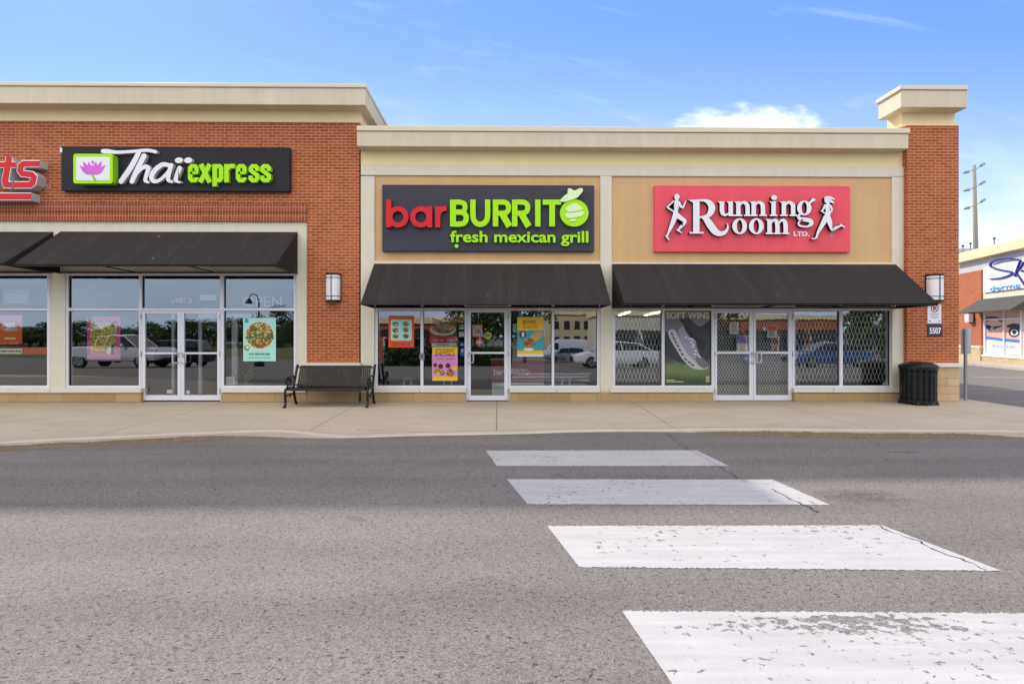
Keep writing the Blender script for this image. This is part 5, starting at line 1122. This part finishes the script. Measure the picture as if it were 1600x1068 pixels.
for (u, v0, v1, l) in ((1504.5, 383, 393, 'thin vent pipe on the clinic roof, leftmost of three'), (1516.5, 379, 391, 'thin vent pipe on the clinic roof just left of the utility pole'), (1553.5, 371, 383, 'thin vent pipe on the clinic roof right of the utility pole')):
    Zc = 41.; x, z = D(u, v1, Zc); h = D(u, v0, Zc)[1]; zr = A.z+h_top-.72; y = CAM[1]+Zc
    t = thing('vent_pipe', l, 'vent pipe', (x, y, zr), group='vent pipes on the clinic roof'); MB().tube([(x, y, zr), (x, y, h-.1)], .05, GREYM, 8).build('pipe', t); MB().tube([(x, y, h-.12), (x, y, h)], .085, BLACKM, 8).build('pipe_cap', t)
x0, z0 = D(1492, 566, 33.0); mb = MB(); p = [A-DY*2.2-DIRX*1.0, A-DY*2.2+DIRX*L, A+DIRX*L, A-DIRX*1.0]
mb.add([(*q.xy, z) for z in (.0, -.3) for q in p], [(0, 1, 2, 3), (0, 1, 5, 4), (1, 2, 6, 5), (2, 3, 7, 6), (3, 0, 4, 7)], CONC); tag(mb.build('far_sidewalk'), kind='structure')
# white store far behind and its low red roofed neighbour car
Zc = 62.; x0, z1 = D(1480, 395, Zc); x1 = D(1512, 395, Zc)[0]; y = CAM[1]+Zc
t = thing('warehouse_building', 'plain white building far behind, in the gap between pillar and clinic', 'building', ((x0+x1)/2, y, -.1))
MB().box(x0-14, x1+3, y, y+20, -.1, z1, WHT).build('wall', t); MB().box(x0-14.2, x1+3.2, y-.2, y+20.2, z1+.002, z1+.5, WHITES).build('parapet', t); MB().box(x0-14, x1+3, y-.15, y-.002, -.1, 1.0, GREYM).build('plinth', t)
mb = MB(); [mb.box(x0-14, x1+3, y-.03, y-.001, z, z+.06, WHITES) for z in (2.8, 5.2)]; mb.build('panel_joint', t)
# utility pole
Zc = 58.; y = CAM[1]+Zc; xt, zt = D(1522.3, 258, Zc); xb, zb = D(1524.5, 386, Zc)
CPOLE = mat('pole_concrete', (.27, .25, .20), .85, .08, 1.2)
t = thing('utility_pole', 'tall grey concrete utility pole with six insulator arms rising behind the clinic', 'utility pole', (xb, y, -.12))
xg = xb+(xb-xt)*(zb+.12)/(zt-zb)*.9
MB().tube([(xg, y, -.12), (xb, y, zb), (xt, y, zt)], [.34, .24, .15], CPOLE, 14).build('pole', t, smooth=True)
for v in (265, 293, 321):
    for sg in (-1, 1):
        f = lambda u, vv: (lambda q: (q[0], y, q[1]))(D(u, vv, Zc)); mb = MB(); c = 1522.5+(v-258)*.017
        if sg < 0: a, b, e_ = f(c, v-1), f(c-8, v+3), f(c-17.5, v+5)
        else: a, b, e_ = f(c, v+1), f(c+8, v-5), f(c+16, v-10)
        am = MB().tube([a, b], .045, CPOLE, 6).build('arm', t)
        mb.tube([b, tuple(b[i]+(e_[i]-b[i])*.15 for i in range(3)), tuple(b[i]+(e_[i]-b[i])*.9 for i in range(3)), e_], [.06, .16, .14, .05], GREYM, 8).build('insulator', am)

# ---------------------------------------------------------------- behind the photographer: the lot the windows mirror
def car(label, loc, rz, kind, col, cat='car'):
    t = thing('parked_'+('van' if kind == 'van' else 'pickup' if kind == 'pickup' else 'car'), label, cat, loc, rz)
    P_ = dict(sedan=(4.7, .9, [(-2.35, .38, .72, .62), (-2.28, .30, .92, .82), (-1.2, .24, .98, .90), (.6, .22, .96, .91), (1.6, .24, .86, .88), (2.2, .30, .72, .80), (2.35, .38, .58, .60)], [(-1.95, .97, .97, .74), (-1.1, .97, 1.38, .62), (-.2, .97, 1.46, .60), (.35, .96, 1.40, .60), (1.25, .92, .93, .74)], 1.38, .33),
              suv=(4.7, .95, [(-2.35, .42, 1.0, .80), (-2.3, .34, 1.06, .88), (-1.0, .28, 1.08, .93), (.8, .28, 1.06, .93), (1.7, .30, 1.0, .90), (2.25, .34, .84, .82), (2.38, .42, .66, .66)], [(-2.3, 1.05, 1.06, .80), (-1.95, 1.05, 1.62, .66), (-.4, 1.05, 1.70, .66), (.4, 1.05, 1.66, .66), (1.2, 1.02, 1.03, .78)], 1.40, .36),
              van=(6.0, 1.0, [(-3.0, .50, 1.25, .94), (-2.95, .40, 1.35, .99), (.8, .36, 1.35, 1.0), (1.9, .36, 1.30, .98), (2.7, .42, 1.05, .90), (3.0, .50, .85, .74)], [(-2.98, 1.34, 2.5, .90), (-1.5, 1.34, 2.62, .90), (.9, 1.34, 2.6, .88), (1.45, 1.34, 2.25, .84), (2.35, 1.18, 1.22, .82)], 1.85, .36),
              pickup=(5.9, 1.0, [(-2.95, .55, 1.12, .94), (-2.9, .48, 1.20, .98), (-.9, .42, 1.22, 1.0), (1.4, .42, 1.20, 1.0), (2.6, .46, 1.16, .96), (2.95, .55, .95, .82)], [(-.95, 1.2, 1.22, .90), (-.85, 1.2, 1.82, .76), (.1, 1.2, 1.92, .76), (.7, 1.2, 1.86, .76), (1.5, 1.18, 1.21, .88)], 1.85, .42))[kind]
    Lc, wy, body, cab, wb, wr = P_; paint = mat('car_paint_%d_%d_%d' % col, S(*col), .22, .03, 3, spec=.6)
    def loft(sec, m, tw=.0):
        vs = []
        for x, z0, z1, hw in sec:
            zc = z0+(z1-z0)*.55
            vs += [(x, y, z) for y, z in ((-hw*.93, z0), (-hw, z0+(z1-z0)*.3), (-hw*.985, zc), (-hw*(.93-tw), z1-.03), (-hw*(.8-tw), z1), (hw*(.8-tw), z1), (hw*(.93-tw), z1-.03), (hw*.985, zc), (hw, z0+(z1-z0)*.3), (hw*.93, z0))]
        k = 10; F = [(i*k+j, i*k+(j+1) % k, (i+1)*k+(j+1) % k, (i+1)*k+j) for i in range(len(sec)-1) for j in range(k)]+[tuple(range(k)), tuple(range((len(sec)-1)*k, len(sec)*k))]
        return MB().add(vs, F, m)
    b = loft(body, paint).build('body', t, local=True, bevel=.03)
    gm = mat('car_glass', (.02, .024, .028), .06, .02, 2, spec=.8)
    if kind == 'van':
        loft(cab, paint).build('cargo_box', t, local=True, bevel=.05)
        MB().add([(1.5, s_, z) for s_ in (-.7, .7) for z in (2.16, 2.16)]+[(2.28, s_, 1.3) for s_ in (-.76, .76)], [(0, 2, 5, 4)], gm).build('windscreen', t, local=True)
        for s_ in (-1, 1): MB().add([(.95, s_*.96, 2.1), (1.4, s_*.93, 2.1), (1.95, s_*.95, 1.36), (.95, s_*1.0, 1.36)], [(0, 1, 2, 3)], gm).build('side_window', t, local=True)
    else:
        loft(cab, gm).build('window', t, local=True)
        rf = [(x, z1-.055, z1+.012, hw+.012) for x, z0, z1, hw in cab[1:4]]; loft(rf, paint).build('roof', t, local=True, bevel=.02)
        for s_ in (-1, 1):
            mb = MB()
            for (i, j) in ((0, 1), (3, 4)):
                a_, c_ = cab[i], cab[j]; mb.tube([(a_[0], s_*a_[3]*.96, a_[2]-.01), (c_[0], s_*c_[3]*.96, c_[2]-.01)], .035, paint, 6)
            mb.tube([(-.25, s_*cab[2][3]*.97, cab[2][2]-.03), (-.3, s_*(cab[2][3]+.22)*.97, cab[2][1])], .03, paint, 6); mb.build('window_pillar', t, local=True)
    TY = mat('tyre_rubber', (.018, .018, .019), .8); RM = mat('wheel_rim', (.42, .42, .44), .3, .05, 5, metal=.6)
    for x in (-wb, wb):
        for s_ in (-1, 1):
            y0 = s_*(wy-.02); y1 = s_*(wy-.24)
            w_ = MB().tube([(x, y1, wr), (x, y1+s_*.03, wr), (x, y0-s_*.03, wr), (x, y0, wr)], [wr*.92, wr, wr, wr*.92], TY, 22).build('wheel', t, local=True)
            mb = MB(); mb.tube([(x, y0-s_*.02, wr), (x, y0+s_*.008, wr)], [wr*.64, wr*.62], RM, 22)
            for k in range(5):
                a_ = math.tau*k/5; mb.tube([(x+.05*math.cos(a_+.6), y0+s_*.012, wr+.05*math.sin(a_+.6)), (x+wr*.55*math.cos(a_+.6), y0+s_*.012, wr+wr*.55*math.sin(a_+.6))], .02, BLACKM, 5)
            mb.build('rim', w_, local=True)
    e = body[-2]; q = body[1]
    for s_ in (-1, 1):
        MB().box(e[0]-.10, e[0]+.09, s_*e[3]*.94, s_*e[3]*.60, e[2]-.20, e[2]-.07, LAMPW).build('headlight', t, local=True); MB().box(q[0]-.045, q[0]+.05, s_*q[3]*.93, s_*q[3]*.66, q[2]-.26, q[2]-.08, p_red).build('tail_light', t, local=True)
        MB().tube([(.85, s_*(wy-.02), cab[0][1]+.10), (.80, s_*(wy+.14), cab[0][1]+.14)], [.05, .09], paint, 8).build('mirror', t, local=True)
    MB().box(body[-1][0]-.04, body[-1][0]+.05, -.55, .55, .40, .60, BLACKM).build('grille', t, local=True)
    return t
def mx(u, Zv): return (u-780)/820*Zv                  # sideways place of a mirrored thing at mirrored distance Zv
car('white sedan parked behind the photographer, mirrored in the burrito shop window', (mx(960, 29), -16.4, gz(-16.4)), R(180), 'sedan', (226, 226, 228))
car('silver pickup parked behind the photographer, mirrored in the window with the magenta poster', (mx(196, 31), -18.4, gz(-18.4)), R(4), 'pickup', (196, 198, 200), 'pickup')
car('black sport utility car parked beside the silver pickup behind the photographer', (mx(272, 33), -20.4, gz(-20.4)), R(183), 'suv', (26, 26, 28))
car('silver sport utility car parked behind the photographer, in front of the white van', (mx(884, 62), -50, gz(-50)), R(180), 'suv', (170, 174, 180))
car('white cargo van parked behind the photographer, mirrored in the burrito shop window', (mx(884, 68), -56.5, gz(-56.5)), R(180), 'van', (228, 229, 232), 'van')
car('blue sedan parked behind the photographer, mirrored behind the wide lattice gate', (mx(1296, 30), -17.4, gz(-17.4)), R(178), 'sedan', (52, 78, 128))
car('dark grey car parked behind the photographer, mirrored in the burrito shop door', (mx(760, 60), -48, gz(-48)), R(0), 'suv', (60, 64, 70))
# stores on the far side of the lot
def store(label, x0, x1, y, h, wm_, cat='building'):
    GB = gz(y)
    t = thing('far_store_building', label, cat, ((x0+x1)/2, y, GB)); MB().box(x0, x1, y-12, y, GB, GB+h, wm_).build('wall', t); MB().box(x0-.3, x1+.3, y-12.3, y+.3, GB+h+.002, GB+h+.7, YELLOW).build('cornice', t)
    n = max(2, int((x1-x0)/5)); dx_ = (x1-x0)/n
    for i in range(n):
        a = x0+i*dx_; w_ = MB().box(a+.5, a+dx_-.5, y+.002, y+.10, GB+.4, GB+2.9, ALU).build('window', t); MB().box(a+.65, a+dx_-.65, y+.101, y+.12, GB+.55, GB+2.75, mat('far_glass', (.03, .036, .04), .1, .05, 1)).build('pane', w_)
        MB().add([(a+.3, y+.01, GB+3.9), (a+dx_-.3, y+.01, GB+3.9), (a+dx_-.3, y+1.2, GB+3.0), (a+.3, y+1.2, GB+3.0)], [(0, 1, 2, 3)], AWN).build('awning_canvas', t)
store('orange brick store across the lot behind the photographer', mx(585, 62), mx(668, 62), -52, 4.6, ORB)
store('cream store across the lot behind the photographer, mirrored beside the door posters', mx(672, 72), mx(745, 72), -60, 4.9, CREAM)
store('cream stucco row of shops behind the photographer, mirrored in the lattice window', mx(940, 84), mx(1060, 84), -72, 6.2, CREAM)
store('brick and cream shops behind the photographer, mirrored in the running shop doors', mx(1062, 84), mx(1320, 84), -72, 5.6, ORB)
t = thing('apartment_building', 'tall pale yellow block with dark windows behind the photographer', 'building', (mx(905, 100), -90, gz(-90)))
GB = gz(-90); xa_, xb_ = mx(862, 100), mx(945, 100); APT = mat('apartment_render', (.62, .52, .33), .85, .06, 1.2)
MB().box(xa_, xb_, -104, -90, GB, GB+7.0, APT).build('wall', t); MB().box(xa_-.3, xb_+.3, -104.3, -89.7, GB+7.002, GB+7.6, YELLOW).build('cornice', t)
for i in range(5):
    for j in range(2): MB().box(xa_+.7+i*2, xa_+1.7+i*2, -89.998, -89.9, GB+1.2+j*3, GB+2.8+j*3, mat('far_glass', (.03, .036, .04), .1, .05, 1)).build('window', t)
# trees
LEAFS = [mat('leaf_green_%s' % k, c_, .7, .35, 1.5, spec=.2) for k, c_ in (('deep', (.040, .075, .020)), ('mid', (.070, .110, .028)), ('pale', (.10, .125, .035)))]
BARK = mat('bark', (.09, .065, .045), .95, .2, 8)
def tree(label, loc, h, rad, seed, conifer=False, nleaf=2600, name='tree'):
    rr = random.Random(seed); t = thing('conifer_tree' if conifer else 'deciduous_tree', label, 'tree', loc)
    tk = MB(); lean = rr.uniform(-.3, .3); tk.tube([(0, 0, 0), (lean*.3, 0, h*.3), (lean, 0, h*(.95 if conifer else .62))], [h*.028, h*.02, h*.006], BARK, 8); lf = MB()
    cl = []
    if conifer:
        for i in range(46):
            f = i/46; z = h*(.12+.86*f); r = rad*(1-f)**.85*rr.uniform(.75, 1.1)+.1; a = rr.uniform(0, math.tau)
            for q in range(4): cl.append((r*(.3+.22*q)*math.cos(a), r*(.3+.22*q)*math.sin(a), z-.10*q, .28*rad*(1-f)+.18))
            tk.tube([(lean*f, 0, z), (r*math.cos(a), r*math.sin(a), z-.3)], .03, BARK, 4)
    else:
        for i in range(34):
            a, f = rr.uniform(0, math.tau), rr.random()**.5; zf = rr.uniform(-.9, 1); r = rad*f*math.sqrt(max(.05, 1-zf*zf)); z = h*.64+zf*h*.34
            cl.append((r*math.cos(a), r*math.sin(a), z, rad*rr.uniform(.22, .38)))
            if i % 3 == 0: tk.tube([(lean*.5, 0, h*.32), (r*.5*math.cos(a), r*.5*math.sin(a), h*.32+(z-h*.32)*.6), (r*math.cos(a), r*math.sin(a), z)], [h*.012, h*.008, h*.003], BARK, 5)
    for i in range(nleaf):
        c_ = rr.choice(cl); d_ = Vector((rr.gauss(0, 1), rr.gauss(0, 1), rr.gauss(0, .8))).normalized()*c_[3]*rr.random()**.4
        p = Vector(c_[:3])+d_; s_ = rr.uniform(.10, .22)*max(1, h/9); n_ = Vector((rr.gauss(0, 1), rr.gauss(0, 1), rr.gauss(.4, 1))).normalized(); u_ = n_.orthogonal().normalized()*s_; w_ = n_.cross(u_)*.6
        lf.add([p-u_, p-w_*.9, p+u_, p+w_], [(0, 1, 2, 3)], LEAFS[min(2, max(0, int(rr.gauss(.9, .7))))])
    tk.build('trunk', t, local=True); lf.build('crown', t, local=True, fix=False); return t
oak = tree('broad green tree behind the photographer, beside the burrito shop door reflection', (mx(790, 48), -36, gz(-36)), 8, 3.2, 1)
spr = tree('tall spruce behind the photographer, mirrored in the window nearest the pillar', (mx(1368, 58), -46, gz(-46)), 9.5, 2.6, 2, True)
mpl = tree('bushy maple behind the photographer, mirrored near the corner of the brick block', (mx(425, 70), -58, gz(-58)), 6.5, 3.6, 3)
k = 0
for u, Zv, lab in ((1340, 70, 'spruce right of the far shops behind the photographer'), (1385, 52, 'spruce nearest the lot edge behind the photographer'), (1420, 66, 'spruce past the end of the mirrored lot behind the photographer')): dup(spr, (mx(u, Zv), -(Zv-12.65), gz(12.65-Zv)), k+.7, lab); k += 1
for u, Zv, lab in ((742, 52, 'broad green tree behind the dark grey car behind the photographer'), (820, 56, 'broad green tree left of the white van behind the photographer'), (1110, 58, 'broad green tree before the far brick shops behind the photographer')): dup(oak, (mx(u, Zv), -(Zv-12.65), gz(12.65-Zv)), k*1.3, lab); k += 1
rr = random.Random(5)
for i in range(34):
    u = -280+i*24+rr.uniform(-8, 8); Zv = 138+rr.uniform(-10, 14)
    r = dup(mpl, (mx(u, Zv), -(Zv-12.65), gz(-60)-.8), k*.9, 'dark round tree in the long line beyond the field behind the photographer'); r['group'] = 'tree line beyond the field'; s_ = rr.uniform(.75, 1.15); r.scale = (s_*2.2, s_*2.2, s_); k += 1
GRASS = mat('field_grass', (.10, .105, .030), .95, .3, .25)
mb = MB(); x0, x1 = mx(-300, 140), mx(470, 60); mb.quad((x0, -160, gz(-60)+.02), (x1, -160, gz(-60)+.02), (x1, -62, gz(-60)+.02), (x0, -62, gz(-60)+.02), GRASS); tag(mb.build('grass_field'), kind='structure')
GB = gz(-21.6); rr = random.Random(9); HG = MB(); x0, x1 = mx(600, 34), mx(800, 34)
for i in range(2600):
    p = Vector((rr.uniform(x0, x1), -21.6+rr.gauss(0, .32), GB+.12+rr.random()**.7*1.15)); n_ = Vector((rr.gauss(0, 1), rr.gauss(0, 1), rr.gauss(.3, 1))).normalized(); u_ = n_.orthogonal().normalized()*.12; w_ = n_.cross(u_)*.6
    HG.add([p-u_, p-w_, p+u_, p+w_], [(0, 1, 2, 3)], LEAFS[int(rr.random()*1.9)])
t = thing('hedge', 'low green hedge behind the photographer, mirrored in the burrito shop windows', 'hedge', ((x0+x1)/2, -21.6, GB)); HG.build('foliage', t, fix=False); MB().box(x0, x1, -21.9, -21.3, GB, GB+.75, mat('hedge_core', (.02, .03, .012), .95)).build('stems', t)
def lantern(label, x, y):
    t = thing('street_lamp', label, 'street lamp', (x, y, gz(y))); z = gz(y); b = BLACK
    MB().lathe([(.0, z), (.30, z), (.30, z+.25), (.14, z+.5), (.10, z+.9), (.055, z+1.0), (.045, z+4.1), (.0, z+4.1)], x, y, b, 14).build('post', t)
    MB().tube(catmull([(x, y, z+4.0), (x-.1, y, z+4.45), (x-.45, y, z+4.55), (x-.6, y, z+4.3)], 5), .03, b, 6).build('arm', t); MB().lathe([(.02, z+4.32), (.08, z+4.25), (.26, z+3.98), (.27, z+3.94)], x-.6, y, b, 14).build('lamp_shade', t)
lantern('black lantern lamp post behind the photographer, mirrored behind the mint poster', mx(405, 33), -20.5); lantern('black lantern lamp post farther left behind the photographer', mx(193, 60), -47)
